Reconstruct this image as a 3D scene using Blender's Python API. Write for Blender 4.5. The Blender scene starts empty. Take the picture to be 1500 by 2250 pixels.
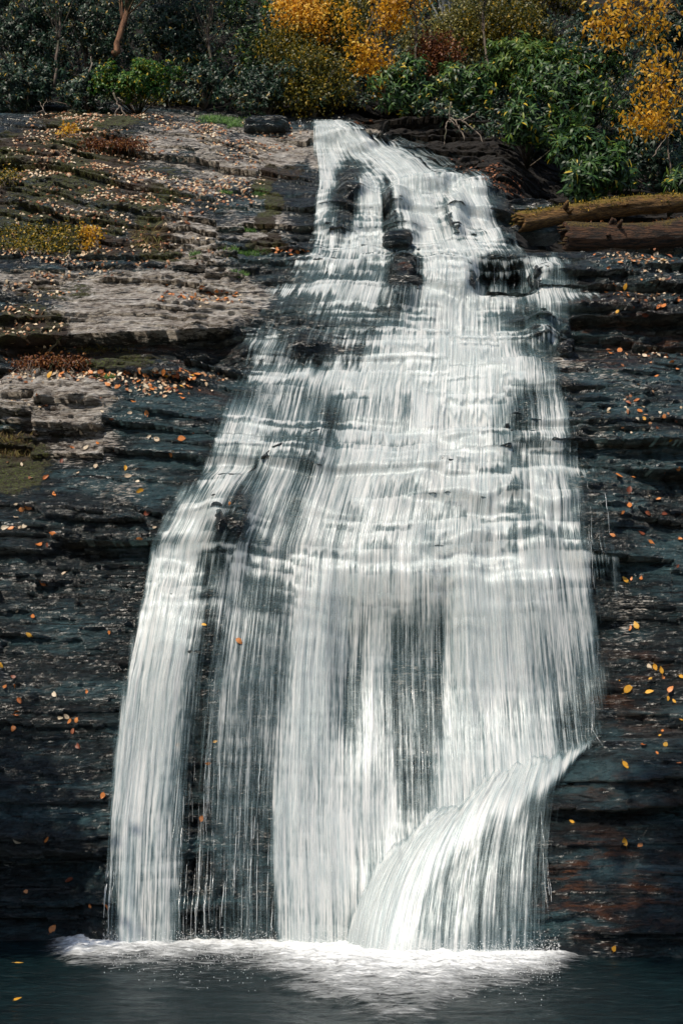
import bpy, math, random
import numpy as np
from mathutils import Vector, Matrix, Euler

# ------------------------------------------------------------------ camera, sky, sun, exposure
SC = bpy.context.scene
COL = SC.collection
CAMZ = 1.6
PITCH = math.radians(12.2)
FPX = 2886.0                       # focal length in pixels of the 1500x2250 photograph
cam = bpy.data.objects.new('camera', bpy.data.cameras.new('camera'))
COL.objects.link(cam)
cam.location = (0, 0, CAMZ)
cam.rotation_euler = (math.radians(90) + PITCH, 0, 0)
cam.data.sensor_fit = 'VERTICAL'
cam.data.sensor_height = 36
cam.data.sensor_width = 24
cam.data.lens = 36 * FPX / 2250
cam.data.clip_start = 0.1
cam.data.clip_end = 600
SC.camera = cam

SUN_EL, SUN_AZ = math.radians(50), math.radians(-148)   # azimuth from +Y, clockwise; sun stands behind-left of camera
world = bpy.data.worlds.new('World'); SC.world = world; world.use_nodes = True
wt = world.node_tree
bg = wt.nodes['Background']
sky = wt.nodes.new('ShaderNodeTexSky'); sky.sky_type = 'NISHITA'
sky.sun_disc = False; sky.sun_elevation = SUN_EL; sky.sun_rotation = SUN_AZ
wt.links.new(sky.outputs[0], bg.inputs[0]); bg.inputs[1].default_value = 0.105
sd = bpy.data.lights.new('sun', 'SUN'); sd.energy = 3.9; sd.angle = math.radians(0.6); sd.color = (1.0, 0.90, 0.76)
so = bpy.data.objects.new('sun', sd); COL.objects.link(so)
sv = Vector((math.sin(SUN_AZ) * math.cos(SUN_EL), math.cos(SUN_AZ) * math.cos(SUN_EL), math.sin(SUN_EL)))
so.rotation_euler = (-sv).to_track_quat('-Z', 'Y').to_euler()
so.location = (-10, -20, 30)
SC.view_settings.view_transform = 'Standard'
SC.view_settings.look = 'None'
SC.view_settings.exposure = 0.30
SC.view_settings.gamma = 1.0
SC.cycles.transparent_max_bounces = 12
SC.cycles.max_bounces = 6

rng = np.random.default_rng(7)
random.seed(7)

# ------------------------------------------------------------------ small maths helpers
def sstep(a, b, x):
    t = np.clip((x - a) / (b - a), 0, 1)
    return t * t * (3 - 2 * t)

def vnoise(x, y, seed):
    R = np.random.default_rng(seed).random((256, 256)).astype(np.float32)
    xi = np.floor(x).astype(np.int64); yi = np.floor(y).astype(np.int64)
    fx = (x - xi).astype(np.float32); fy = (y - yi).astype(np.float32)
    fx = fx * fx * (3 - 2 * fx); fy = fy * fy * (3 - 2 * fy)
    x0 = xi & 255; x1 = (xi + 1) & 255; y0 = yi & 255; y1 = (yi + 1) & 255
    a = R[x0, y0]; b = R[x1, y0]; c = R[x0, y1]; d = R[x1, y1]
    return (a * (1 - fx) + b * fx) * (1 - fy) + (c * (1 - fx) + d * fx) * fy

def fbm(x, y, seed, oct=4, gain=0.5):
    s = 0; a = 1; t = 0
    for k in range(oct):
        s = s + a * vnoise(x * 2 ** k + 13.7 * k, y * 2 ** k + 7.1 * k, seed + k); t += a; a *= gain
    return s / t

CP, SP = math.cos(PITCH), math.sin(PITCH)
def project(x, y, z):                       # world -> pixel of the photograph (used only to lay the place out)
    dz = z - CAMZ
    d = np.maximum(y * CP + dz * SP, 0.1); v = -y * SP + dz * CP
    return 750 + FPX * x / d, 1125 - FPX * v / d

def ray(px, py):
    v = np.array([(px - 750) / FPX, CP - (1125 - py) / FPX * SP, SP + (1125 - py) / FPX * CP])
    return v

def at(px, py, Y):                          # point where the sight line meets the plane y = Y
    r = ray(px, py)
    return Vector((r[0] * Y / r[1], Y, CAMZ + r[2] * Y / r[1]))

# ------------------------------------------------------------------ the cliff surface Y(x, z)
PZ = [-1.2, 0, 2, 4.15, 5.3, 6.7, 8.0, 9.47, 10.7, 11.98, 13.4, 14.7, 15.6, 18, 21, 26, 34]
PY = [14.9, 15.0, 15.25, 15.6, 16.1, 17.0, 18.0, 19.0, 20.0, 21.0, 22.3, 23.4, 24.4, 26.6, 28.6, 31.5, 36]
def ybase(z): return np.interp(z, PZ, PY)

NZ, NX = 860, 820
zf = np.linspace(-0.5, 16.3, NZ)
zc = np.concatenate([[-1.2], zf, np.linspace(16.5, 33, 60)])
xf = np.linspace(-6.9, 6.9, NX)
xc = np.concatenate([np.linspace(-16, -7.1, 36), xf, np.linspace(7.1, 16, 36)])
GX, GZ = np.meshgrid(xc, zc)                # rows = z
bedrng = np.random.default_rng(21)
def make_beds(z0, z1, lo, hi, seed):
    r = np.random.default_rng(seed); e = [z0]
    while e[-1] < z1: e.append(e[-1] + r.uniform(lo, hi) * r.choice([0.6, 1, 1, 1.6]))
    return np.array(e)
BED1 = make_beds(-3, 40, 0.40, 0.95, 3)
BED2 = make_beds(-3, 40, 0.11, 0.30, 4)
BED3 = make_beds(-3, 40, 0.035, 0.07, 5)

def strat(x, z):                            # bedding height: layers dip gently and wander
    return (z + 0.03 * x + 0.22 * np.minimum(x + .5, 0) * sstep(9.5, 12.5, z) + 0.42 * (fbm(x * 0.25 + 3, z * 0.2, 31, 2) - .5) + 0.13 * (fbm(x * 0.9, z * 1.7, 35, 3) - .5)
            + 0.035 * (vnoise(x * 4, z * 3, 37) - .5) + 0.12 * (vnoise(x * 1.1 + 9, z * .5, 39) > .62))

def beds(s, x, edges, fx, seed):            # protrusion of each bed, changing along x; plus position in the bed
    i = np.searchsorted(edges, s) - 1
    i = np.clip(i, 0, len(edges) - 2)
    q = (s - edges[i]) / (edges[i + 1] - edges[i])
    p = vnoise(x * fx + i * 7.77, i * 3.31 + 0.5, seed)
    return p, q, i

ridge_px = np.array([700, 748, 765, 790, 835, 880, 905, 945, 1000, 1030, 1090, 1180, 1230, 1290, 1335, 1360, 1500, 2200])
ridge_py = np.array([2300, 2130, 2040, 1962, 1895, 1856, 1832, 1782, 1766, 1738, 1694, 1668, 1655, 1628, 1575, 1560, 1553, 1545])

def blob(px, py, cx, cy, rx, ry): return np.clip(1.25 - ((px - cx) / rx) ** 2 - ((py - cy) / ry) ** 2, 0, 1)

def shape(px, py, x, z):
    """large forms of the cliff, in metres towards the viewer (positive = protrudes)"""
    d = 0.55 * (fbm(x * 0.35 + 9, z * 0.3 + 2, 51, 3) - .5)
    # buttress under the low side cascade
    r = np.interp(px, ridge_px, ridge_py)
    t = py - r
    d += np.where(px > 690, 0.22 * sstep(-4, 14, t) + 0.45 * sstep(0, 150, t) + 0.35 * sstep(60, 420, t), 0) * sstep(700, 800, px + 0.25 * t)
    # undercut below the pale slab on the left, shelf under it
    m = sstep(-50, 60, px) * (1 - sstep(480, 545, px))
    d -= 0.45 * m * sstep(742, 756, py + 0.03 * (px - 250)) * (1 - sstep(806, 815, py))
    d += 0.18 * sstep(812, 822, py) * (1 - sstep(860, 990, py)) * (1 - sstep(430, 520, px))
    # dark crack on the left
    m = sstep(90, 150, px) * (1 - sstep(320, 360, px))
    d -= 0.28 * m * sstep(1188, 1196, py) * (1 - sstep(1206, 1250, py))
    d -= 0.16 * (1 - sstep(300, 380, px)) * sstep(1206, 1216, py) * (1 - sstep(1400, 1700, py))
    # lower left corner undercut
    d -= 0.5 * (1 - sstep(150, 260, px)) * sstep(1840, 1900, py)
    # hollow behind the curtain at upper right
    d -= 0.75 * sstep(1030, 1060, px) * (1 - sstep(1150, 1175, px)) * sstep(578, 588, py) * (1 - sstep(640, 652, py))
    d -= 0.35 * sstep(1240, 1260, px) * sstep(702, 712, py) * (1 - sstep(765, 776, py))
    # curtain lip at mid height and the hollow under it
    m = sstep(720, 760, px) * (1 - sstep(985, 1010, px))
    d -= 0.22 * m * sstep(1276, 1290, py) * (1 - sstep(1450, 1700, py))
    # diagonal water lip and boulder under it
    lip = np.interp(px, [400, 540, 600, 700], [1048, 1045, 990, 945])
    m = sstep(390, 430, px) * (1 - sstep(690, 740, px))
    d += 0.20 * m * sstep(-3, 6, py - lip) * (1 - sstep(40, 230, py - lip))
    d += 0.25 * blob(px, py, 510, 1120, 45, 80) + 0.2 * blob(px, py, 470, 1150, 25, 70)
    # crack right of the falls foot on the left side
    d -= 0.08 * blob(px, py, 432, 1780, 14, 330)
    # steps of the upper cascade
    for cx, cy, rx, ry, a in [(775, 405, 34, 38, .35), (868, 440, 26, 40, .35), (1000, 480, 22, 45, .3), (735, 470, 40, 55, .2), (885, 500, 40, 34, .3),
                              (885, 590, 30, 24, .3), (885, 640, 40, 34, .25), (675, 755, 50, 26, .15), (1185, 725, 30, 40, .3), (1125, 525, 60, 20, .2),
                              (940, 400, 70, 20, .25), (1050, 420, 40, 20, .25), (790, 300, 60, 20, .25), (1235, 775, 22, 16, .35)]:
        d += a * blob(px, py, cx, cy, rx, ry)
    # top right: shelf with the logs, ground falls back behind it
    d -= 1.5 * sstep(1085, 1250, px) * (1 - sstep(525, 570, py))
    # dark bank right of the top cascade
    edge = np.interp(px, [760, 830, 900, 950, 1080, 1110, 2000], [268, 300, 322, 365, 402, 430, 430])
    d -= 0.5 * sstep(770, 840, px) * (1 - sstep(-12, 6, py - edge))
    d -= 0.5 * (1 - sstep(225, 250, py - 0.03 * (px - 250)))
    # left slab leans back towards the left
    return d

def cliff_fields():
    Y = ybase(GZ) + 0 * GX
    for it in range(3):
        px, py = project(GX, Y, GZ)
        D = shape(px, py, GX, GZ)
        Y = ybase(GZ) - D
    s = strat(GX, GZ)
    p1, q1, _ = beds(s, GX, BED1, 0.33, 61)
    p2, q2, i2 = beds(s + 0.03 * (fbm(GX * 2, GZ, 77, 2) - .5), GX, BED2, 0.9, 62)
    p3, q3, _ = beds(s, GX, BED3, 2.2, 63)
    steep = sstep(5.0, 3.0, GZ)             # the lower wall is a smoother plane
    right = sstep(1180, 1300, px) * sstep(1550, 1600, py)
    patch = sstep(.45, .66, fbm(GX * .55 + 20, GZ * .9, 66, 3))          # slabs beside broken ground
    p1 = sstep(.25, .75, p1); p2 = sstep(.2, .8, p2)
    upl = (1 - sstep(600, 700, px)) * (1 - sstep(600, 760, py))
    p1 = p1 * (1 - .45 * upl)
    a1 = 0.32 - 0.16 * steep + .14 * sstep(1280, 1360, px)
    a2 = (0.05 + 0.11 * patch) * (1 - .35 * steep) + 0.06 * right
    Y -= a1 * (p1 - .5) + a2 * (p2 - .5) + (.02 + .05 * patch) * (p3 - .5)
    # rounded shoulders of the beds
    Y += 0.07 * q1 ** 5 + (.02 + .04 * patch) * q2 ** 3
    # blocky joints: each block of a bed steps in or out on its own
    wob = GX * 1.1 + .8 * (fbm(GX * .9, GZ * 1.5, 67, 2) - .5)
    bi = np.floor(wob * (1 + (i2 % 3) * .5) + i2 * .37)
    Y -= (.03 + .06 * patch) * (vnoise(bi * 1.7 + .5, i2 * 1.3 + .5, 71) - .5)
    # spalled faces and fine roughness
    k1 = fbm(GX * 2.6 + GZ * .8, GZ * 5, 81, 4); k2 = fbm(GX * 8, GZ * 17, 82, 4, .62)
    Y -= 0.13 * (np.abs(k1 - .5) * 2) ** .8 * (.5 + patch) + 0.06 * (k2 - .5)
    Y -= 0.05 * (np.floor(k1 * 7) / 7 - .5)
    return Y, s, p1, q1, p2, q2

Y, STR, P1, Q1, P2, Q2 = cliff_fields()
PX, PYY = project(GX, Y, GZ)

def samp(F, x, z):                          # bilinear sample of a field at world x, z
    i = np.interp(z, zc, np.arange(len(zc))); j = np.interp(x, xc, np.arange(len(xc)))
    i0 = np.clip(np.floor(i).astype(int), 0, len(zc) - 2); j0 = np.clip(np.floor(j).astype(int), 0, len(xc) - 2)
    a = i - i0; b = j - j0
    return (F[i0, j0] * (1 - a) * (1 - b) + F[i0 + 1, j0] * a * (1 - b) + F[i0, j0 + 1] * (1 - a) * b + F[i0 + 1, j0 + 1] * a * b)

def hit(pxs, pys, F=None):                  # where sight lines first meet the cliff (march, then refine)
    F = Y if F is None else F
    pxs = np.atleast_1d(np.asarray(pxs, float)); pys = np.atleast_1d(np.asarray(pys, float))
    R = ray(pxs, pys)
    ts = np.arange(13.0, 36.0, 0.02)
    out = np.full(pxs.shape, 30.0); done = np.zeros(pxs.shape, bool)
    for yy in ts:
        x = R[0] * yy / R[1]; z = CAMZ + R[2] * yy / R[1]
        m = (~done) & (samp(F, x, z) <= yy) & (z > -0.4)
        out[m] = yy; done |= m
        if done.all(): break
    x = R[0] * out / R[1]; z = CAMZ + R[2] * out / R[1]
    return np.stack([x, out, z], -1)

def normal_at(x, z, e=0.06, F=None):
    F = Y if F is None else F
    x = np.asarray(x); z = np.asarray(z)
    gx = (samp(F, x + e, z) - samp(F, x - e, z)) / (2 * e)
    gz = (samp(F, x, z + e) - samp(F, x, z - e)) / (2 * e)
    n = np.stack([gx, -np.ones_like(gx), gz], -1)
    return n / np.linalg.norm(n, axis=-1, keepdims=True)

# ------------------------------------------------------------------ mesh and tag helpers
def tag(o, label=None, cat=None, group=None, kind=None):
    if label: o['label'] = label
    if cat: o['category'] = cat
    if group: o['group'] = group
    if kind: o['kind'] = kind
    return o

def link(name, me, mat=None, parent=None, smooth=True):
    if mat: me.materials.append(mat)
    if smooth: me.polygons.foreach_set('use_smooth', np.ones(len(me.polygons), bool))
    o = bpy.data.objects.new(name, me); COL.objects.link(o)
    if parent: o.parent = parent
    return o

def mesh_np(name, V, F, attrs=None, uv=None):
    """V (n,3); F (m,k) with equal k, or list of such arrays"""
    me = bpy.data.meshes.new(name)
    Fs = F if isinstance(F, list) else [F]
    V = np.asarray(V, np.float32)
    me.vertices.add(len(V)); me.vertices.foreach_set('co', V.ravel())
    loops = np.concatenate([f.ravel() for f in Fs]).astype(np.int32)
    tot = np.concatenate([np.full(len(f), f.shape[1]) for f in Fs]).astype(np.int32)
    start = np.concatenate([[0], np.cumsum(tot)[:-1]]).astype(np.int32)
    me.loops.add(len(loops)); me.loops.foreach_set('vertex_index', loops)
    me.polygons.add(len(tot)); me.polygons.foreach_set('loop_start', start); me.polygons.foreach_set('loop_total', tot)
    me.update(calc_edges=True)
    for k, v in (attrs or {}).items():
        a = me.attributes.new(k, 'FLOAT', 'POINT'); a.data.foreach_set('value', np.asarray(v, np.float32).ravel())
    if uv is not None:
        l = me.uv_layers.new(name='flow'); l.data.foreach_set('uv', np.asarray(uv, np.float32)[loops].ravel())
    return me

def grid_faces(nr, nc, mask=None):
    a = np.arange(nr * nc).reshape(nr, nc)
    f = np.stack([a[:-1, :-1], a[:-1, 1:], a[1:, 1:], a[1:, :-1]], -1)
    if mask is not None: return f[mask]
    return f.reshape(-1, 4)

def compact(V, F, attrs, uv=None):
    used = np.zeros(len(V), bool); used[F.ravel()] = True
    idx = np.cumsum(used) - 1
    return V[used], idx[F], {k: v.ravel()[used] for k, v in attrs.items()}, (None if uv is None else uv[used])

# ------------------------------------------------------------------ materials
class NT:
    def __init__(s, name):
        s.m = bpy.data.materials.new(name); s.m.use_nodes = True
        s.t = s.m.node_tree; s.t.nodes.clear()
        s.out = s.n('ShaderNodeOutputMaterial')
    def n(s, kind, **kw):
        x = s.t.nodes.new(kind)
        for k, v in kw.items():
            if k.startswith('i_'):
                key = k[2:]; key = int(key) if key.isdigit() else key.replace('_', ' ')
                s.put(x.inputs[key], v)
            else: setattr(x, k, v)
        return x
    def put(s, inp, v):
        if isinstance(v, bpy.types.NodeSocket): s.t.links.new(v, inp)
        elif isinstance(v, bpy.types.Node): s.t.links.new(v.outputs[0], inp)
        else: inp.default_value = v
    def attr(s, name): return s.n('ShaderNodeAttribute', attribute_name=name).outputs['Fac']
    def math(s, op, a, b=None, c=None, clamp=False):
        x = s.n('ShaderNodeMath', operation=op, use_clamp=clamp); s.put(x.inputs[0], a)
        if b is not None: s.put(x.inputs[1], b)
        if c is not None: s.put(x.inputs[2], c)
        return x.outputs[0]
    def mapr(s, v, a, b, c=0.0, d=1.0):
        x = s.n('ShaderNodeMapRange'); x.interpolation_type = 'SMOOTHSTEP'
        s.put(x.inputs[0], v); x.inputs[1].default_value = a; x.inputs[2].default_value = b; x.inputs[3].default_value = c; x.inputs[4].default_value = d
        return x.outputs[0]
    def coord(s, scale=(1, 1, 1), rot=(0, 0, 0), src='Object', uv=None):
        if uv: c = s.n('ShaderNodeUVMap', uv_map=uv).outputs[0]
        else: c = s.n('ShaderNodeTexCoord').outputs[src]
        mp = s.n('ShaderNodeMapping'); s.put(mp.inputs[0], c); mp.inputs['Scale'].default_value = scale; mp.inputs['Rotation'].default_value = rot
        return mp.outputs[0]
    def noise(s, vec, scale=1, detail=4, rough=.55, dist=0):
        x = s.n('ShaderNodeTexNoise'); s.put(x.inputs['Vector'], vec); x.inputs['Scale'].default_value = scale
        x.inputs['Detail'].default_value = detail; x.inputs['Roughness'].default_value = rough; x.inputs['Distortion'].default_value = dist
        return x.outputs['Fac']
    def ramp(s, v, stops):
        x = s.n('ShaderNodeValToRGB'); s.put(x.inputs[0], v); e = x.color_ramp.elements
        while len(e) < len(stops): e.new(0.5)
        for k, (p, c) in enumerate(stops): e[k].position = p; e[k].color = (*c, 1)
        return x.outputs[0]
    def mix(s, f, a, b, mode='MIX'):
        x = s.n('ShaderNodeMix', data_type='RGBA', blend_type=mode); s.put(x.inputs[0], f)
        for i, v in ((6, a), (7, b)):
            s.put(x.inputs[i], (*v, 1) if isinstance(v, tuple) and len(v) == 3 else v)
        return x.outputs[2]
    def bump(s, h, strength=.5, dist=.02, normal=None):
        x = s.n('ShaderNodeBump'); s.put(x.inputs['Height'], h); x.inputs['Strength'].default_value = strength; x.inputs['Distance'].default_value = dist
        if normal is not None: s.put(x.inputs['Normal'], normal)
        return x.outputs[0]
    def finish(s, sh): s.t.links.new(sh if isinstance(sh, bpy.types.NodeSocket) else sh.outputs[0], s.out.inputs[0]); return s.m

def principled(t, **kw):
    return t.n('ShaderNodeBsdfPrincipled', **{'i_' + k: v for k, v in kw.items()})

def rock_material():
    t = NT('wet_layered_rock')
    fine = t.noise(t.coord((3, 3, 14), (0, .035, 0)), 3.2, 8, .68)
    med = t.noise(t.coord((1, 1, 4.5), (0, .035, 0)), 1.7, 6, .6, .6)
    big = t.noise(t.coord((1, 1, 1)), .8, 4, .6)
    crack = t.noise(t.coord((.7, .7, 9), (0, .035, 0)), 2.2, 5, .6, 1.2)
    vor = t.n('ShaderNodeTexVoronoi', feature='F1'); t.put(vor.inputs['Vector'], t.coord((1, 1, 2.1), (0, .2, 0))); vor.inputs['Scale'].default_value = 5.5; vor.inputs['Randomness'].default_value = 1
    chip = vor.outputs['Distance']
    grit = t.noise(t.coord((1, 1, 2.4)), 11, 6, .72)
    dry, moss, tan = t.attr('dry'), t.attr('moss'), t.attr('tan')
    wetc = t.ramp(fine, [(.32, (.0005, .002, .0025)), (.5, (.003, .010, .012)), (.7, (.026, .060, .068))])
    slab = t.noise(t.coord((.55, .55, 2.6), (0, .05, 0)), 1.3, 3, .5, .4)  # lighter teal patches paint the broad sky sheen into the rock colour
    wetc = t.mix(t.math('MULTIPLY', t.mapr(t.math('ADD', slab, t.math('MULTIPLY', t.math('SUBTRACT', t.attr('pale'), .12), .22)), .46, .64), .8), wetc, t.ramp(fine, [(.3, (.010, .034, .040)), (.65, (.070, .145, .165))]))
    wetc = t.mix(t.math('MULTIPLY', t.mapr(med, .5, .68), .6), wetc, (.004, .006, .006))
    tanm = t.math('MULTIPLY', tan, t.mapr(t.math('ADD', med, t.math('MULTIPLY', fine, .5)), .72, .92))
    wetc = t.mix(tanm, wetc, (.11, .038, .012))
    dryc = t.ramp(t.math('ADD', t.math('MULTIPLY', fine, .35), t.math('ADD', t.math('MULTIPLY', med, .3), t.math('MULTIPLY', grit, .35))),
                  [(.39, (.025, .022, .019)), (.46, (.24, .20, .165)), (.53, (.50, .46, .41)), (.62, (.78, .75, .70))])
    dm = t.mapr(t.math('ADD', dry, t.math('MULTIPLY', t.math('SUBTRACT', t.math('ADD', big, fine), 1.0), 2.2)), .38, .62)
    col = t.mix(dm, wetc, dryc)
    col = t.mix(t.mapr(crack, .575, .64), col, (.006, .006, .006))
    mossn = t.noise(t.coord((1, 1, 2.2)), 6, 6, .7)
    mm = t.mapr(t.math('ADD', moss, t.math('MULTIPLY', t.math('SUBTRACT', mossn, .5), 1.5)), .42, .6)
    mossc = t.ramp(t.noise(t.coord((1, 1, 1)), 40, 4, .7), [(.35, (.010, .010, .002)), (.5, (.045, .040, .008)), (.62, (.09, .13, .014))])
    mossc = t.mix(t.mapr(big, .45, .6), mossc, (.035, .018, .008))
    col = t.mix(mm, col, mossc)
    rough = t.math('ADD', t.mapr(grit, .3, .7, .24, .46), t.math('MULTIPLY', t.math('MAXIMUM', dm, mm), .42))
    h = t.math('ADD', t.math('MULTIPLY', fine, 1.0), t.math('ADD', t.math('MULTIPLY', grit, .55), t.math('MULTIPLY', med, 1.4)))
    h = t.math('ADD', h, t.math('MULTIPLY', chip, .9))
    h = t.math('SUBTRACT', h, t.math('MULTIPLY', t.mapr(crack, .60, .66), .8))
    h = t.math('ADD', h, t.math('MULTIPLY', mm, t.math('MULTIPLY', mossn, 1.0)))
    b = t.bump(h, 1.0, .12)
    p = principled(t, Base_Color=col, Roughness=rough, Normal=b)
    p.inputs['Specular IOR Level'].default_value = .6
    t.put(p.inputs['Coat Weight'], t.math('MULTIPLY', .6, t.math('SUBTRACT', 1.0, t.math('MAXIMUM', dm, mm))))
    p.inputs['Coat Roughness'].default_value = .26; t.put(p.inputs['Coat Normal'], b)
    return t.finish(p)

def water_fall_material(name='falling_water', k=1.0, sub=0.0, top=.95, film=.5):
    t = NT(name)
    d = t.attr('dens'); lip = t.attr('lip')
    cj = t.n('ShaderNodeCombineXYZ'); t.put(cj.inputs[0], t.attr('jog'))
    vj = t.n('ShaderNodeVectorMath', operation='ADD'); t.put(vj.inputs[0], t.n('ShaderNodeUVMap', uv_map='flow').outputs[0]); t.put(vj.inputs[1], cj.outputs[0])
    def jc(sc):
        mp = t.n('ShaderNodeMapping'); t.put(mp.inputs[0], vj.outputs[0]); mp.inputs['Scale'].default_value = sc; return mp.outputs[0]
    warp = t.coord((1, 1, 1), uv='flow')
    n1 = t.noise(t.coord((16, .55, 1), uv='flow'), 1, 3, .6, .25)
    n2 = t.noise(jc((34, .8, 1)), 1, 3, .65, .3)
    n3 = t.noise(jc((80, 1.6, 1)), 1, 2, .6, .2)
    beads = t.noise(jc((26, 5.5, 1)), 1, 3, .6)
    st = t.math('ADD', t.math('MULTIPLY', n1, .34), t.math('ADD', t.math('MULTIPLY', n2, .42), t.math('MULTIPLY', n3, .24)))
    st = t.math('ADD', st, t.math('MULTIPLY', t.math('SUBTRACT', beads, .5), .22))
    # a thin clear film everywhere the rock is wet, closed up by white strands where more water runs
    a = t.math('ADD', t.math('MULTIPLY', t.math('SUBTRACT', st, .5), 3.0 * k), t.math('SUBTRACT', t.math('MULTIPLY', d, 1.65), .45 + sub))
    a = t.math('ADD', a, t.math('MULTIPLY', lip, .5))
    strand = t.mapr(a, -.35, 1.15, 0.0, top)
    fl = t.math('MULTIPLY', t.math('MULTIPLY', t.mapr(t.math('ADD', d, t.math('MULTIPLY', t.math('SUBTRACT', n2, .5), .55)), .24, .8, 0.0, film), t.mapr(n1, .25, .6, .5, 1.0)), 1.0)
    al = t.math('SUBTRACT', 1.0, t.math('MULTIPLY', t.math('SUBTRACT', 1.0, fl), t.math('SUBTRACT', 1.0, strand)))
    al = t.math('MULTIPLY', al, t.mapr(d, 0.01, .16))
    white = t.mix(t.mapr(st, .38, .6), (.60, .68, .69), (.79, .79, .77))
    col = t.mix(t.mapr(t.math('ADD', strand, t.math('MULTIPLY', fl, .15)), .1, .8), (.16, .25, .27), white)
    h = t.math('ADD', t.math('MULTIPLY', st, 1.0), t.math('MULTIPLY', n1, .6))
    b = t.bump(h, .5, .05)
    dif = t.n('ShaderNodeBsdfDiffuse', i_Color=col, i_Normal=b)
    tr = t.n('ShaderNodeBsdfTranslucent', i_Color=col, i_Normal=b)
    gl = t.n('ShaderNodeBsdfGlossy', i_Color=(.8, .9, .95, 1), i_Roughness=.35, i_Normal=b)
    s1 = t.n('ShaderNodeMixShader', i_0=.22); t.put(s1.inputs[1], dif); t.put(s1.inputs[2], tr)
    s2 = t.n('ShaderNodeMixShader', i_0=.07); t.put(s2.inputs[1], s1); t.put(s2.inputs[2], gl)
    trn = t.n('ShaderNodeBsdfTransparent')
    s3 = t.n('ShaderNodeMixShader'); t.put(s3.inputs[0], al); t.put(s3.inputs[1], trn); t.put(s3.inputs[2], s2)
    return t.finish(s3)

def pool_material():
    t = NT('pool_water')
    f = t.attr('foam')
    n1 = t.noise(t.coord((2.2, 9, 1), (0, 0, .25)), 1.6, 7, .68, .8)
    n2 = t.noise(t.coord((5, 26, 1), (0, 0, .3)), 1.5, 5, .7, .5)
    cl = t.noise(t.coord((3, 6, 3), (0, 0, .1)), 2.2, 6, .6, .5)
    st = t.math('ADD', t.math('MULTIPLY', n1, .5), t.math('ADD', t.math('MULTIPLY', n2, .3), t.math('MULTIPLY', cl, .2)))
    a = t.math('ADD', t.math('MULTIPLY', f, 1.55), t.math('MULTIPLY', t.math('SUBTRACT', st, .5), 4.2))
    al = t.mapr(a, .38, 1.65)
    deep = t.ramp(n1, [(.35, (.0005, .003, .004)), (.65, (.006, .020, .023))])
    col = t.mix(al, deep, (.84, .86, .86))
    rough = t.math('ADD', .2, t.math('MULTIPLY', al, .5))
    b = t.bump(t.math('ADD', st, t.math('MULTIPLY', al, .6)), .9, .05)
    p = principled(t, Base_Color=col, Roughness=rough, Normal=b); p.inputs['Specular IOR Level'].default_value = .2; return t.finish(p)

M_ROCK = rock_material(); M_FALL = water_fall_material('falling_water', 1.12, .20, .95); M_POOL = pool_material()
M_SIDE = water_fall_material('side_falling_water', .9, .08, .95, .55)
M_FALL2 = water_fall_material('falling_water_outer', 1.3, .95, .85, 0.0)

# ------------------------------------------------------------------ cliff mesh with rock fields
def field(blobs):
    f = np.zeros_like(PX)
    for cx, cy, rx, ry, a in blobs: f = np.maximum(f, a * np.clip(1.3 - ((PX - cx) / rx) ** 2 - ((PYY - cy) / ry) ** 2, 0, 1))
    return f
dry = field([(330, 650, 260, 70, 1), (450, 620, 110, 50, .7), (200, 700, 120, 50, .9), (80, 870, 170, 70, 1.0), (330, 700, 200, 40, .9), (120, 960, 150, 70, .45),
             (420, 300, 160, 50, .6), (500, 350, 130, 70, .62), (600, 330, 90, 40, .85), (660, 300, 50, 20, .9), (400, 400, 150, 60, .45), (420, 560, 110, 40, .8), (560, 480, 90, 60, .5), (700, 345, 30, 40, .6),
             (180, 620, 200, 40, .7), (260, 440, 200, 90, .3), (20, 330, 60, 30, .9), (380, 500, 110, 60, .6), (1250, 790, 60, 18, .3), (820, 287, 25, 6, 1.0)])
moss = field([(60, 730, 110, 70, .9), (120, 640, 140, 30, .5), (40, 420, 260, 90, .60), (130, 500, 200, 80, .62), (330, 520, 60, 60, .8), (592, 382, 24, 26, .9), (575, 415, 26, 26, .95), (603, 448, 26, 30, .95), (582, 488, 28, 26, .95), (602, 530, 22, 22, .9), (585, 540, 60, 22, .8), (300, 380, 170, 30, .5),
              (200, 260, 160, 30, .7), (20, 1010, 110, 90, .85), (140, 340, 230, 80, .78), (300, 430, 150, 50, .62), (200, 790, 200, 26, .7), (60, 900, 100, 25, .45), (250, 540, 200, 30, .6), (640, 380, 40, 24, .6), (360, 560, 60, 20, .7), (120, 960, 110, 30, .5)])
tan = field([(1380, 740, 160, 50, .8), (1330, 690, 140, 70, .5), (1400, 1520, 140, 120, .55), (1330, 1950, 190, 130, .9), (1350, 1740, 160, 60, .5), (1300, 1900, 120, 60, .6), (780, 430, 20, 20, .4),
             (900, 580, 30, 20, 1), (250, 780, 260, 30, .9), (470, 700, 60, 40, .4), (450, 870, 60, 30, .6), (540, 1190, 20, 60, .9), (1250, 800, 200, 20, .8), (330, 300, 300, 50, .5), (620, 320, 120, 20, .9)])
pale = field([(1400, 815, 200, 36, .7), (1420, 1000, 180, 70, .8), (1420, 1230, 150, 26, .9), (1400, 880, 150, 40, .5), (1420, 1420, 130, 50, .3), (360, 930, 150, 60, .6), (250, 1050, 200, 40, .4), (560, 480, 90, 60, .5), (1400, 590, 160, 30, .5), (240, 1110, 110, 40, .5)])  # where the wet slabs' sheen is painted in as paler rock
V = np.stack([GX, Y, GZ], -1).reshape(-1, 3)
EDGE = np.interp(PX, [0, 230, 400, 560, 690, 760, 830, 900, 950, 1080, 1110, 1140, 1500], [228, 232, 246, 258, 248, 262, 292, 318, 362, 400, 425, 560, 556])
cell = (PYY[:-1, :-1] > EDGE[:-1, :-1] - 4)
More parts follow.
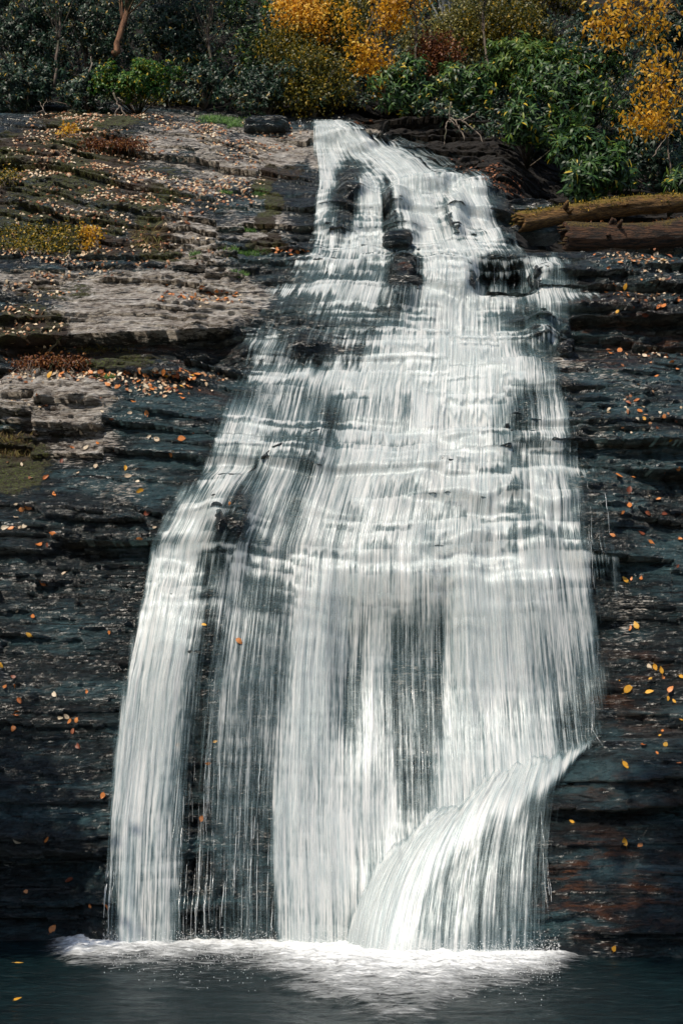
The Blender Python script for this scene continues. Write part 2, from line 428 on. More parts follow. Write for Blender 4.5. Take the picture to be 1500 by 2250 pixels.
Vv, Ff, At, _ = compact(V, grid_faces(*GX.shape, mask=cell), {'dry': dry, 'moss': moss, 'tan': tan, 'pale': pale})
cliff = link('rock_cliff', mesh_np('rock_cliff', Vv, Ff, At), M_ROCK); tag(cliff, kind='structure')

def soil_material():
    t = NT('shade_darkened_soil')
    n = t.noise(t.coord((1, 1, 1)), 9, 8, .7)
    c = t.ramp(n, [(.35, (.002, .002, .0015)), (.6, (.009, .006, .004)), (.72, (.03, .017, .008))])  # near-black soil colour stands in for shade between the bushes
    return t.finish(principled(t, Base_Color=c, Roughness=.95, Normal=t.bump(n, 1, .08)))
M_SOIL = soil_material()
Vv, Ff, At, _ = compact(V, grid_faces(*GX.shape, mask=~cell), {'dry': dry})
bank = link('forest_bank', mesh_np('forest_bank', Vv, Ff, At), M_SOIL); tag(bank, kind='structure')

# ------------------------------------------------------------------ the falling water
DT = {
 255: '680:0 695:8 750:9 775:0', 300: '636:0 642:3 662:3 668:0 680:0 690:6 740:9 800:8 832:0', 330: '680:0 695:7 740:6 800:9 870:7 930:3 950:0',
 370: '690:0 705:6 730:8 760:3 800:4 850:8 900:8 960:5 1000:2 1012:0', 400: '690:0 705:7 730:6 750:2 775:2 800:7 830:7 850:3 870:8 950:9 1020:8 1070:5 1100:0',
 440: '685:0 700:6 720:6 745:2 775:2 795:7 830:8 850:2 880:7 940:8 980:5 990:7 1050:8 1080:4 1110:3 1115:0',
 480: '683:0 700:7 740:4 770:3 800:7 835:7 848:2 870:4 900:7 960:8 985:3 1000:7 1060:8 1090:3 1105:0',
 520: '683:0 700:6 750:4 780:8 830:8 845:4 870:2 900:6 950:7 1000:6 1050:6 1090:7 1110:2 1120:0',
 550: '670:0 690:7 740:6 780:9 840:8 860:4 900:6 950:8 1000:8 1080:8 1110:5 1140:4 1160:0',
 580: '600:0 640:4 700:7 800:6 850:6 865:0 905:0 925:6 960:9 1040:8 1060:3 1100:3 1130:2 1160:6 1230:5 1262:0',
 620: '570:0 600:3 680:6 760:6 840:6 862:0.5 910:1 940:8 1020:9 1050:3 1080:1.5 1110:3 1125:0.5 1150:5 1200:6 1250:5 1290:1 1300:0',
 655: '550:0 600:5 700:6 800:7 850:4 890:4 930:8 1040:9 1100:7 1160:5 1200:6 1260:5 1320:1 1340:0',
 700: '530:0 570:4 650:4 740:6 800:5 860:4 910:8 1040:9 1080:6 1130:4 1170:4 1210:6 1260:3 1290:0',
 750: '520:0 550:6 600:6 660:3 700:4 770:5 820:5 850:8 950:8 1050:9 1110:7 1160:4 1200:6 1240:2 1255:0',
 790: '530:0 560:5 610:6 680:2 720:4 790:4 830:8 900:9 1060:9 1120:8 1180:5 1220:4 1245:0',
 830: '490:0 530:4 580:7 700:8 780:8 950:9 1080:9 1130:7 1200:6 1240:2 1255:0',
 870: '450:0 500:4 600:6 700:6 800:7 900:8 1080:9 1120:5 1160:3 1210:5 1240:3 1260:0',
 920: '455:0 480:3 500:7 540:8 600:6 690:7 720:4 800:8 900:8 1080:9 1120:4 1150:3 1190:6 1240:6 1260:1 1275:0',
 970: '445:0 480:7 560:8 620:6 690:6 720:7 800:8 1000:9 1090:8 1130:5 1170:5 1220:7 1260:3 1290:0',
 1040: '430:0 450:4 500:7 540:5 560:2 600:7 640:6 680:3 710:7 780:8 900:8 1080:8 1110:6 1160:5 1230:6 1270:3 1300:1 1320:0',
 1100: '375:0 405:7 470:7 500:3 530:1 560:5 600:6 650:4 690:7 800:7 900:6 1000:7 1080:8 1130:5 1200:7 1260:5 1290:1.8 1330:1.4 1345:0',
 1160: '345:0 370:7 430:8 465:5 480:1.5 530:1 560:6 620:5 660:4 700:7 850:6 950:7 1080:8 1150:6 1250:6 1290:2 1340:1.2 1355:0',
 1230: '325:0 340:7 400:8 430:5 460:2 490:2 515:5 600:5 640:4 680:7 800:7 900:6 1000:8 1100:8 1200:7 1285:6 1300:1.5 1350:1.2 1362:0',
 1290: '315:0 330:7 400:7 440:4 460:2 500:5 580:4 640:4 670:8 760:9 850:8 900:7 960:7 1000:8 1100:9 1200:7 1285:6 1300:1.3 1360:1.1 1368:0',
 1380: '298:0 315:7 390:8 430:4 460:1.5 510:4 580:4 630:4 660:8 760:7 790:3.5 830:7 870:3.5 910:3.5 940:4.5 970:3 1000:8 1100:9 1200:6 1300:6 1315:1.3 1360:1 1368:0',
 1480: '278:0 295:7 380:8 420:4 455:1.5 500:4 560:4 620:4 650:8 740:7 780:3.5 820:7 870:3.2 920:4 960:3 990:7 1050:9 1120:8 1180:6 1230:4 1290:5 1330:2 1350:1 1360:0',
 1580: '258:0 275:7 370:8 410:4 440:2 500:4 560:3 610:4 640:8 720:8 770:4 810:7 870:3.2 920:4.5 960:3.2 985:8 1060:8 1110:6 1160:8 1210:6 1240:2 1290:3 1330:1.5 1345:0',
 1680: '243:0 260:7 360:8 400:4 430:1.2 490:3 540:3 600:3 625:7 700:8 760:6 810:7 860:4 900:3 940:3 980:8 1060:8 1130:7 1190:7 1230:5 1290:3 1340:0',
 1780: '235:0 250:5 290:8 350:7 390:4 430:0.6 480:3 560:3 595:2 610:8 700:8 760:6 810:8 860:7 890:4 930:4 970:7 1040:8 1130:8 1200:0',
 1880: '228:0 250:3 280:8 340:6 380:4 420:0.6 450:2 520:3 590:2 605:7 640:7 700:8 760:7 820:7 900:7 980:7 1040:0',
 1980: '226:0 250:2.5 283:9 310:5 340:5 365:7 385:4 420:0.6 450:2 500:2 560:3 600:2 620:6 650:7 700:7 760:7 850:6 900:0',
 2090: '226:0 250:2.5 283:9 310:4 340:5 365:7 385:4 420:0.6 450:1.6 500:2 560:2.6 600:1.6 620:5 650:7 700:6 760:6 830:5 850:0',
}
rows = sorted(DT)
pxs_ = np.arange(200, 1420, 4.0)
TAB = np.array([np.interp(pxs_, *zip(*[tuple(map(float, w.split(':'))) for w in DT[r].split()])) for r in rows]) / 9
TAB = np.where(np.array(rows)[:, None] > 1000, TAB + .14 * np.clip(TAB / .2, 0, 1) * (1 - TAB), TAB ** (1.12 + .35 * sstep(900, 700, pxs_)[None] * sstep(500, 620, np.array(rows))[:, None]) + .12 * sstep(.8, 1, TAB))
TAB = TAB + .16 * sstep(.45, .8, TAB) * sstep(600, 480, np.array(rows))[:, None]
LF = ([255, 300, 400, 560, 700, 850, 1000, 1200, 1500, 1800, 2100], [690, 684, 680, 640, 560, 490, 440, 335, 275, 240, 226])
RF = ([255, 330, 400, 600, 800, 1200, 1560, 2100], [770, 930, 1080, 1200, 1245, 1290, 1340, 1400])

def table(px, py):
    i = np.interp(py, rows, np.arange(len(rows))); j = np.interp(px, pxs_, np.arange(len(pxs_)))
    i0 = np.clip(np.floor(i).astype(int), 0, len(rows) - 2); j0 = np.clip(np.floor(j).astype(int), 0, len(pxs_) - 2)
    a = i - i0; b = j - j0
    v = TAB[i0, j0] * (1 - a) * (1 - b) + TAB[i0 + 1, j0] * a * (1 - b) + TAB[i0, j0 + 1] * (1 - a) * b + TAB[i0 + 1, j0 + 1] * a * b
    return np.where((py < 250) | (px < 200), 0, v)

def box_blur(F, r, axis):
    if r < 1: return F
    P = np.pad(F, [(r + 1, r) if k == axis else (0, 0) for k in range(2)], mode='edge')
    c = np.cumsum(P, axis)
    n = F.shape[axis]
    hi = np.take(c, np.arange(2 * r + 1, 2 * r + 1 + n), axis); lo = np.take(c, np.arange(0, n), axis)
    return (hi - lo) / (2 * r + 1)

def main_flow(px, py, Z, seed, sm):
    Lx = np.interp(sm[1], *LF); Rx = np.interp(sm[1], *RF)
    U = (sm[0] - Lx) / (Rx - Lx) * 7.0
    dj = 26 * (vnoise(U * 9, Z * .5, seed + 1) - .5); dk = 14 * (vnoise(U * 12, Z * .3, seed + 2) - .5)
    rdg = np.interp(px, ridge_px, ridge_py)
    return U, table(px + dk, py + dj) * (1 - sstep(12, 30, py - rdg)), None

def side_flow(px, py, Z, seed, sm):             # the cascade that runs down the buttress and fans out over it
    A = px.copy()
    for k in range(14):
        r = np.interp(A, ridge_px, ridge_py)
        dr = np.interp(A, [760, 900, 1000, 1060, 1130, 1200, 1300, 1400], [20, 125, 175, 150, 90, 35, 60, 60])
        A = .5 * A + .5 * (px + dr * (1 - np.exp(-np.maximum(py - r, 0) / 150)))
    r = np.interp(A, ridge_px, ridge_py); t = py - np.interp(px, ridge_px, ridge_py) + 20 * (vnoise(px / 42, py / 300, seed + 3) - .5) + 22 * (vnoise(px / 9, py / 90, seed + 4) - .5)
    ta = py - r
    U = A / 1500 * 7.8
    jt = 1 + .8 * (vnoise(U * 7, Z * .6, seed + 1) - .5)
    top = np.interp(A, [760, 850, 1180, 1240, 1300, 1335, 1350], [8, 9, 9, 8, 6, 4, 0])
    low = np.interp(A, [760, 960, 1010, 1060, 1130, 1180, 1215, 1235, 1260], [9, 8.4, 7, 5.2, 4.2, 4.0, 2.8, 1.6, 0])
    fade = np.interp(A, [760, 1000, 1060, 1130, 1200, 1260, 1340], [300, 220, 190, 130, 75, 34, 20])
    D = (low + (top - low) * (1 - sstep(.35, 1.25, ta * jt / fade))) / 9
    return U, D * sstep(-26, 22, t) * (1 - sstep(1268, 1345, px + 26 * (vnoise(py / 9, px / 60, seed + 6) - .5))), t

def fall_sheet(name, mat, off, relax, seed, blur, cut, flow=main_flow, box=(-3.35, 4.3, -.06, 14.75)):
    wx = np.arange(box[0], box[1], 0.0135); wz = np.arange(box[2], box[3], 0.022)
    X, Z = np.meshgrid(wx, wz)
    Yc = samp(Y, X, Z)
    Yc = box_blur(box_blur(Yc, blur, 1), 2, 0)
    W = Yc.copy()
    for k in range(len(wz) - 2, -1, -1):
        W[k] = np.minimum(Yc[k], W[k + 1] + relax * 0.022)
    Wl = box_blur(box_blur(box_blur(W, 26, 0), 5, 1), 16, 0)
    W = box_blur(box_blur(box_blur(W, 2, 0), 6, 1), 5, 1)
    lo = 1 - sstep(2.8, 5.6, Z)
    if flow is not main_flow: lo = 1.0; 
    W = W * (1 - lo) + (Wl - .09) * lo
    px, py = project(X, W, Z)
    Ws = box_blur(box_blur(box_blur(W, 22, 0), 22, 1), 22, 0)
    U, D, tt = flow(px, py, Z, seed, project(X, Ws, Z))
    # each rock step: water breaks white over the lip
    s = strat(X, Z) + 0.025 * (vnoise(U * 10, Z * .8, seed + 3) - .5)
    p1, q1, i1_ = beds(s, X, BED1, 0.33, 61)
    p2, q2, i2_ = beds(s, X, BED2, 0.9, 62)
    mid = 1 - 0.8 * sstep(1080, 1420, py + 160 * (vnoise(U * 2.5, Z * .4, seed + 12) - .5))
    slope = np.gradient(W, axis=0) / 0.022               # how fast the surface leans back here
    lean = np.clip(slope, 0, 2.5)
    g2 = sstep(.42, .62, vnoise(X * 2.6 + i2_ * 5.3, i2_ * 1.9 + .5, 333)); g1 = sstep(.3, .55, vnoise(X * .9 + i1_ * 3.1, i1_ * 2.3 + .5, 334))
    r2 = vnoise(U * 9, i2_ * 3.7 + .5, 341) * .5 + vnoise(U * 22, i2_ * 5.7 + .5, 342) * .5
    r1 = vnoise(U * 8, i1_ * 3.7 + .5, 343) * .5 + vnoise(U * 18, i1_ * 5.7 + .5, 344) * .5
    f2 = sstep(r2 - .15, r2 + .3, q2) * (1 - sstep(.93, 1.0, q2) * .6); f1 = sstep(r1 - .15, r1 + .35, q1) * (1 - sstep(.96, 1.0, q1) * .6)
    lip = mid * (1 - .45 * sstep(520, 420, py)) * (1.45 * g2 * (f2 - .47) + 1.35 * g1 * (f1 - .5)) - .10 * mid
    lip += 0.5 * np.clip(box_blur(lean, 2, 0) - .8, 0, 1) * mid * sstep(.35, .7, vnoise(X * 1.1, Z * 3, 335))
    lip += (vnoise(U * 2.2, Z * 0.9, seed + 6) - .5) * .8 + (vnoise(U * 6, Z * 1.2, seed + 9) - .5) * .6
    n = vnoise(U * 4, Z * .5, seed + 7) * .5 + vnoise(U * 9, Z * .7, seed + 8) * .5
    W = W - off - 0.05 * D * n - 0.02 * D
    if tt is not None: lip *= .3; W -= .05 * sstep(0, 40, tt)
    V = np.stack([X, W, Z], -1).reshape(-1, 3)
    ok = (D > cut)
    msk = ok[:-1, :-1] | ok[1:, 1:] | ok[:-1, 1:] | ok[1:, :-1]
    Vv, Ff, At, uv = compact(V, grid_faces(*X.shape, mask=msk), {'dens': D, 'lip': lip, 'jog': ((i1_ * 0.731) % 1.0 * 9) * (i1_ > np.searchsorted(BED1, 5.2))}, np.stack([U + seed * 3.3, Z if tt is None else Z * 1.0], -1).reshape(-1, 2))
    o = link(name, mesh_np(name, Vv, Ff, At, uv), mat)
    return tag(o, kind='structure')

fall_sheet('waterfall', M_FALL, 0.035, 0.25, 301, 4, 0.02)
fall_sheet('waterfall_outer_curtain', M_FALL2, 0.09, 0.10, 401, 6, 0.10)
fall_sheet('side_waterfall', M_SIDE, 0.05, 0.15, 501, 7, 0.02, side_flow, (-.35, 3.4, -.06, 2.6))
fall_sheet('side_waterfall_outer_curtain', M_FALL2, 0.09, 0.10, 551, 9, 0.08, side_flow, (-.35, 3.4, -.06, 2.6))

# ------------------------------------------------------------------ pool
def pool():
    xs = np.concatenate([np.linspace(-16, -6, 20), np.linspace(-5.9, 5.9, 420), np.linspace(6, 16, 20)])
    ys = np.concatenate([np.linspace(-12, 8.5, 30), np.linspace(8.6, 16.2, 380)])
    X, Yy = np.meshgrid(xs, ys)
    px, py = project(X, Yy, np.zeros_like(X))
    edge = np.interp(px, [150, 260, 600, 760, 820, 1000, 1210, 1300], [2090, 2062, 2066, 2072, 2080, 2092, 2098, 2100])
    t = py - edge
    w = np.interp(px, [60, 160, 260, 420, 560, 700, 850, 1000, 1100, 1250, 1400], [0, 24, 42, 36, 40, 90, 110, 80, 52, 22, 0])
    wob = 1 + .7 * (fbm(X * 2.4, Yy * 2.4, 601, 3) - .5)
    foam = np.clip(1.3 - np.maximum(t, 0) / np.maximum(w * wob * 1.6, 1), 0, 1.15) * sstep(60, 200, px) * (1 - sstep(1180, 1340, px))
    foam = np.maximum(foam, .26 * np.exp(-((t - 60) / 80) ** 2) * sstep(150, 420, px) * (1 - sstep(1150, 1450, px)) * fbm(X * 1.5, Yy * 3, 611, 3) * 1.6)
    Z = 0.05 * (fbm(X * 1.4 + .5 * Yy, Yy * 3.2, 621, 4) - .5) + .02 * (fbm(X * 5, Yy * 11, 631, 3) - .5)
    Z += np.clip(foam, 0, 1) * (0.09 * fbm(X * 7, Yy * 9, 641, 5, .65) + .02)
    o = link('pool_water', mesh_np('pool_water', np.stack([X, Yy, Z], -1).reshape(-1, 3), grid_faces(*X.shape), {'foam': foam}), M_POOL)
    tag(o, kind='structure')
pool()

def splash():                               # drops thrown up where the water lands
    r = np.random.default_rng(701); n = 26000
    px = r.uniform(225, 1230, n); foot = np.interp(px, [150, 260, 600, 760, 820, 1000, 1210, 1300], [2090, 2062, 2066, 2072, 2080, 2092, 2098, 2100])
    py = foot + r.exponential(16, n) - 6; R3 = ray(px, py); t = -(CAMZ - .02) / R3[2]
    P = np.stack([R3[0] * t, R3[1] * t, .03 + r.exponential(.045, n)], -1)
    d = r.uniform(.0012, .0042, n)[:, None]
    o6 = np.array([[1, 0, 0], [-1, 0, 0], [0, 1, 0], [0, -1, 0], [0, 0, 1.6], [0, 0, -1.6]])
    V = (P[:, None] + o6[None] * d[:, :, None]).reshape(-1, 3)
    f = np.array([[0, 2, 4], [2, 1, 4], [1, 3, 4], [3, 0, 4], [2, 0, 5], [1, 2, 5], [3, 1, 5], [0, 3, 5]])
    F = (np.arange(n)[:, None, None] * 6 + f[None]).reshape(-1, 3)
    t = NT('splash_drop'); m = t.finish(principled(t, Base_Color=(.8, .82, .82, 1), Roughness=.5))
    o = link('splash', mesh_np('splash', V, F), m); tag(o, kind='stuff')
splash()

def trickles():                             # thin strings of water falling free beside the main curtain
    t = NT('thin_water'); ti = t.attr('tint')
    d = t.n('ShaderNodeBsdfDiffuse', i_Color=(.72, .76, .76, 1)); g = t.n('ShaderNodeBsdfGlossy', i_Roughness=.2); tr = t.n('ShaderNodeBsdfTransparent')
    m1 = t.n('ShaderNodeMixShader', i_0=.2); t.put(m1.inputs[1], d); t.put(m1.inputs[2], g)
    m2 = t.n('ShaderNodeMixShader'); t.put(m2.inputs[0], t.math('MULTIPLY', ti, t.mapr(t.noise(t.coord((20, 20, 3)), 1, 3), .35, .6))); t.put(m2.inputs[1], tr); t.put(m2.inputs[2], m1)
    mat = t.finish(m2); r = np.random.default_rng(801); Vs, Fs, Ts, o = [], [], [], 0
    zones = [(1285, 1318, 1030, 1560, 16, 60), (395, 470, 1650, 2050, 26, 120), (440, 610, 1620, 2050, 46, 110), (1180, 1205, 1690, 2085, 6, 70),
             (1095, 1175, 590, 650, 18, 30), (240, 262, 1780, 2060, 9, 80), (640, 668, 266, 298, 8, 18), (1040, 1100, 585, 650, 16, 34), (880, 990, 1290, 1700, 26, 130), (1210, 1300, 1480, 1640, 22, 80)]
    for x0, x1, y0, y1, n, ln in zones:
        for k in range(n):
            px = r.uniform(x0, x1); py = r.uniform(y0, y1 - ln * .4); L = min(ln * r.uniform(.5, 2.0), y1 - py)
            h = hit([px], [py], Y)[0]; mpp = h[1] / FPX; zz = h[2] - np.linspace(0, L * mpp, 8)
            xx = h[0] + np.cumsum(r.normal(size=8)) * .004; yy = np.minimum.accumulate(samp(Y, xx, zz)) - .02 - .13 * (x0 < 1170)
            w = r.uniform(.001, .003) * np.sin(np.linspace(.3, 2.9, 8)) + .0012
            V = np.stack([np.stack([xx - w, yy, zz], -1), np.stack([xx, yy - w, zz], -1), np.stack([xx + w, yy, zz], -1)], 1).reshape(-1, 3)
            Vs.append(V); Fs.append(grid_faces(8, 3) + o); Ts.append(np.full(24, r.uniform(.25, .75))); o += 24
    ob = link('water_trickles', mesh_np('water_trickles', np.concatenate(Vs), np.concatenate(Fs), {'tint': np.concatenate(Ts)}), mat); tag(ob, kind='stuff')

#==VEG==
# ------------------------------------------------------------------ leaves, bark, bushes
def nrm(v): return v / np.maximum(np.linalg.norm(v, axis=-1, keepdims=True), 1e-9)

def leaf_arrays(P, D, N, L, W, droop=.25, seed=0, fold=.18):
    """n leaves: base P, direction D, face normal N, length L, width W -> verts, [tris, quads], tint"""
    n = len(P); r = np.random.default_rng(seed)
    D = nrm(D); S = nrm(np.cross(D, N)); N = nrm(np.cross(S, D))
    L = np.broadcast_to(L, (n,))[:, None]; W = np.broadcast_to(W, (n,))[:, None]
    dr = (droop * (0.5 + r.random((n, 1))))
    def pt(t, w): return P + D * L * t * (1 - .25 * dr * t) - N * L * dr * t * t + S * W * w + N * W * abs(w) * fold * 2
    V = np.stack([pt(0, 0), pt(.33, -.5), pt(.33, .5), pt(.72, -.38), pt(.72, .38), pt(1, 0)], 1).reshape(-1, 3)
    b = (np.arange(n) * 6)[:, None]
    T = np.concatenate([b + [0, 2, 1], b + [3, 4, 5]], 0); Q = b + [1, 2, 4, 3]
    tint = np.repeat(r.random(n), 6)
    return V, [T, Q], tint

def tube_arrays(pts, rad, sides=7, rough=.12, seed=0):
    pts = np.asarray(pts, float); n = len(pts); rad = np.broadcast_to(rad, (n,))
    T = nrm(np.gradient(pts, axis=0)); ref = np.array([0.13, 0.9, 0.3]); A = nrm(np.cross(T, ref)); B = np.cross(T, A)
    th = np.linspace(0, 2 * np.pi, sides, endpoint=False); r = np.random.default_rng(seed)
    rr = rad[:, None] * (1 + rough * (r.random((n, sides)) - .5) * 2)
    V = pts[:, None] + rr[..., None] * (np.cos(th)[None, :, None] * A[:, None] + np.sin(th)[None, :, None] * B[:, None])
    a = np.arange(n * sides).reshape(n, sides); nx_ = np.roll(a, -1, 1)
    F = np.stack([a[:-1], nx_[:-1], nx_[1:], a[1:]], -1).reshape(-1, 4)
    V = np.concatenate([V.reshape(-1, 3), pts[:1], pts[-1:]]); c0, c1 = n * sides, n * sides + 1
    C = np.concatenate([np.stack([nx_[0], a[0], np.full(sides, c0)], -1), np.stack([a[-1], nx_[-1], np.full(sides, c1)], -1)])
    return V, [C, F], np.full(len(V), .5)

def join(parts):
    Vs, Ts, Qs, Ti, o = [], [], [], [], 0
    for V, (T, Q), t in parts:
        Vs.append(V); Ts.append(T + o); Qs.append(Q + o); Ti.append(t); o += len(V)
    return np.concatenate(Vs), [np.concatenate(Ts), np.concatenate(Qs)], np.concatenate(Ti)

def build(name, arr, mat, parent=None, origin=None, smooth=True):
    V, F, t = arr
    if origin is not None: V = V - np.array(origin)
    o = link(name, mesh_np(name, V, F, {'tint': t}), mat, parent, smooth)
    if origin is not None and parent is None: o.location = origin
    return o

def empty(name, loc):
    o = bpy.data.objects.new(name, None); COL.objects.link(o); o.location = loc; o.empty_display_size = .2
    return o

def leaf_material(name, stops, rough=.38, trans=.3, spec=.5):
    rough = max(rough, .46); spec = min(spec, .35)
    t = NT(name)
    ti = t.attr('tint')
    c = t.ramp(ti, stops)
    c = t.mix(t.mapr(t.noise(t.coord((1, 1, 1)), 5, 2), .35, .65, 0, .45), c, t.mix(1.0, c, (.45, .5, .5), 'MULTIPLY'))
    p = principled(t, Base_Color=c, Roughness=rough); p.inputs['Specular IOR Level'].default_value = spec
    tr = t.n('ShaderNodeBsdfTranslucent', i_Color=c)
    m = t.n('ShaderNodeMixShader', i_0=trans); t.put(m.inputs[1], p); t.put(m.inputs[2], tr)
    return t.finish(m)

def bark_material(name, a, b, scale=(14, 14, 3), bump=.03):
    t = NT(name)
    n = t.noise(t.coord(scale), 1.5, 8, .7, .4); n2 = t.noise(t.coord((1, 1, 1)), 2.2, 4)
    c = t.mix(t.mapr(n, .35, .65), a, b); c = t.mix(t.mapr(n2, .5, .65), c, (.03, .045, .012))
    return t.finish(principled(t, Base_Color=c, Roughness=.85, Normal=t.bump(n, 1, bump)))

LM = {
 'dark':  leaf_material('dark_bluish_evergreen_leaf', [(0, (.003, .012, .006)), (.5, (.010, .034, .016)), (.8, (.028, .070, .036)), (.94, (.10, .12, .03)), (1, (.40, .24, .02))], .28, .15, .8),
 'green': leaf_material('rhododendron_leaf', [(0, (.005, .020, .008)), (.4, (.020, .060, .016)), (.75, (.065, .145, .022)), (.93, (.20, .26, .03)), (1, (.60, .42, .03))], .26, .22, .8),
 'lime':  leaf_material('pale_lime_leaf', [(0, (.02, .06, .012)), (.4, (.06, .13, .02)), (.8, (.17, .24, .03)), (1, (.42, .34, .04))], .35, .35),
 'bright': leaf_material('bright_green_leaf', [(0, (.01, .045, .01)), (.45, (.035, .13, .018)), (.72, (.14, .24, .025)), (.85, (.40, .34, .03)), (1, (.60, .42, .02))], .4, .3),
 'olive': leaf_material('olive_autumn_leaf', [(0, (.018, .032, .008)), (.4, (.055, .065, .010)), (.75, (.26, .20, .018)), (1, (.62, .36, .02))], .45, .35),
 'yellow': leaf_material('golden_autumn_leaf', [(0, (.26, .11, .008)), (.35, (.60, .29, .014)), (.8, (.85, .48, .03)), (1, (.92, .66, .12))], .5, .5),  # base colour lifted to imitate backlit glow
 'orange': leaf_material('orange_autumn_leaf', [(0, (.35, .15, .01)), (.4, (.85, .43, .025)), (1, (.93, .66, .14))], .5, .5),  # orange raised to paint the sunlit glow into the leaf
 'red':   leaf_material('russet_leaf', [(0, (.05, .014, .006)), (.5, (.16, .045, .012)), (1, (.30, .13, .03))], .5, .3),
 'pale':  leaf_material('pale_autumn_leaf', [(0, (.04, .045, .012)), (.5, (.17, .16, .035)), (.85, (.42, .36, .09)), (1, (.60, .45, .14))], .45, .4),
}
M_BARK = bark_material('grey_brown_bark', (.05, .035, .025), (.16, .12, .09))
M_TWIG = bark_material('bare_twig', (.10, .075, .055), (.30, .24, .19), (8, 8, 8), .01)

def bush_leaves(c, R, nw, L, W, kind, seed, up=.35, face=.45, per=(6, 9), whorl=True, droop=.3, sparse=.0):
    r = np.random.default_rng(seed)
    u = nrm(r.normal(size=(nw * 2, 3)))
    u = u[u[:, 1] < .35][:nw]; nw = len(u)
    rad = r.random(nw) ** .45
    lum = .62 + .65 * vnoise(u[:, 0] * 2.4 + 50 + seed, u[:, 2] * 2.4 + 50, seed + 3)
    P = c + u * (rad * lum)[:, None] * R
    keep = vnoise(P[:, 0] * 2.1 + seed, P[:, 2] * 2.1, seed + 5) > sparse
    P = P[keep]; u = u[keep]; nw = len(P)
    ax = nrm(u + np.array([0, -face, up]) + .35 * r.normal(size=(nw, 3)))
    k = r.integers(per[0], per[1] + 1, nw); I = np.repeat(np.arange(nw), k); n = len(I)
    A = ax[I]; t1 = nrm(np.cross(A, r.normal(size=(nw, 3))[I])); t2 = np.cross(A, t1)
    kk = np.concatenate([np.arange(q) for q in k]); th = 2 * np.pi * kk / k[I] + .4 * r.normal(size=n)
    if whorl:
        el = np.radians(r.uniform(-12, 32, n)); D = np.cos(el)[:, None] * (np.cos(th)[:, None] * t1 + np.sin(th)[:, None] * t2) + np.sin(el)[:, None] * A
        D = nrm(D + np.array([0, 0, -.25])); N = nrm(A + np.array([0, 0, .5])); B = P[I] + A * r.uniform(-.02, .02, (n, 1))
    else:
        D = nrm(np.array([0, 0, -.75]) + .8 * r.normal(size=(n, 3))); N = nrm(np.array([0, -.7, .5]) + .7 * r.normal(size=(n, 3)))
        B = P[I] + r.normal(size=(n, 3)) * L * 1.3
    ll = L * r.uniform(.65, 1.25, n)
    tint_w = r.random(nw)
    V, F, t = leaf_arrays(B, D, N, ll, W * r.uniform(.8, 1.2, n), droop, seed + 9)
    t = np.clip(t * .65 + np.repeat(tint_w[I], 6) * .35, 0, 1)
    t = np.where(np.repeat(r.random(n), 6) < .03, .99, t * .97)
    return P, (V, F, t)

def stems(base, P, r0, seed, n=16, sag=.15):
    r = np.random.default_rng(seed); parts = []
    for p in P[r.permutation(len(P))[:n]]:
        m = base + (p - base) * .5 + r.normal(size=3) * .12 + np.array([0, 0, sag]); ts = np.linspace(0, 1, 7)[:, None]
        q = (1 - ts) ** 2 * base + 2 * ts * (1 - ts) * m + ts ** 2 * p
        parts.append(tube_arrays(q, np.linspace(r0, r0 * .25, 7), 5, .2, seed))
    return join(parts)

def ground_under(x, z): return float(samp(Y, np.array([x]), np.array([z]))[0])

def bush(name, label, cat, group, px, py, rx, ry, Yd, kind, nw, L=.14, W=.04, seed=1, depth=.7, part='foliage', stem='branches', r0=.018, tall=0, **kw):
    c = np.array(at(px, py, Yd)); s = Yd / FPX
    R = 1.32 * np.array([rx * s, depth * .5 * (rx + ry) * s, ry * s]); nw = int(nw * 1.9)
    bz = c[2] - R[2] * .9 - tall; by = max(ground_under(c[0], bz) - .02, c[1]) if not tall else ground_under(c[0], bz)
    base = np.array([c[0], min(by, c[1] + R[1] + .8), bz])
    e = empty(name, base); tag(e, label, cat, group)
    P, arr = bush_leaves(c, R, nw, L, W, kind, seed, **kw)
    build(part, arr, LM[kind], e, base)
    build(stem, stems(base, P, r0, seed), M_BARK, e, base)
    return e

def tree(name, label, group, px, py, rx, ry, Yd, kind, nw, trunk_px, r0, seed, L=.09, W=.05, bark=None, n_limb=14, part='crown', **kw):
    """trunk_px: (px, py) points from foot to top, at depth Yd"""
    tp = np.array([at(a, b, Yd + .25) for a, b in trunk_px]); base = tp[0]
    e = empty(name, base); tag(e, label, 'tree', group)
    ts = np.linspace(0, 1, 14); k = np.linspace(0, 1, len(tp))
    q = np.stack([np.interp(ts, k, tp[:, j]) for j in range(3)], -1); rr = np.random.default_rng(seed)
    q[1:-1] += rr.normal(size=(12, 3)) * r0 * .35
    tr = [tube_arrays(q, np.linspace(r0, r0 * .55, 14), 10, .10, seed)]
    c = np.array(at(px, py, Yd)); s = Yd / FPX; R = 1.25 * np.array([rx * s, .4 * (rx + ry) * s, ry * s]); nw = int(nw * 1.7)
    P, arr = bush_leaves(c, R, nw, L, W, kind, seed, whorl=False, **kw)
    build('trunk', join(tr), bark or M_BARK, e, base)
    build('limbs', join([stems(q[5 + (i % 8)], P, r0 * .28, seed + i, 2, .05) for i in range(n_limb)]), bark or M_BARK, e, base)
    build(part, arr, LM[kind], e, base)
    return e

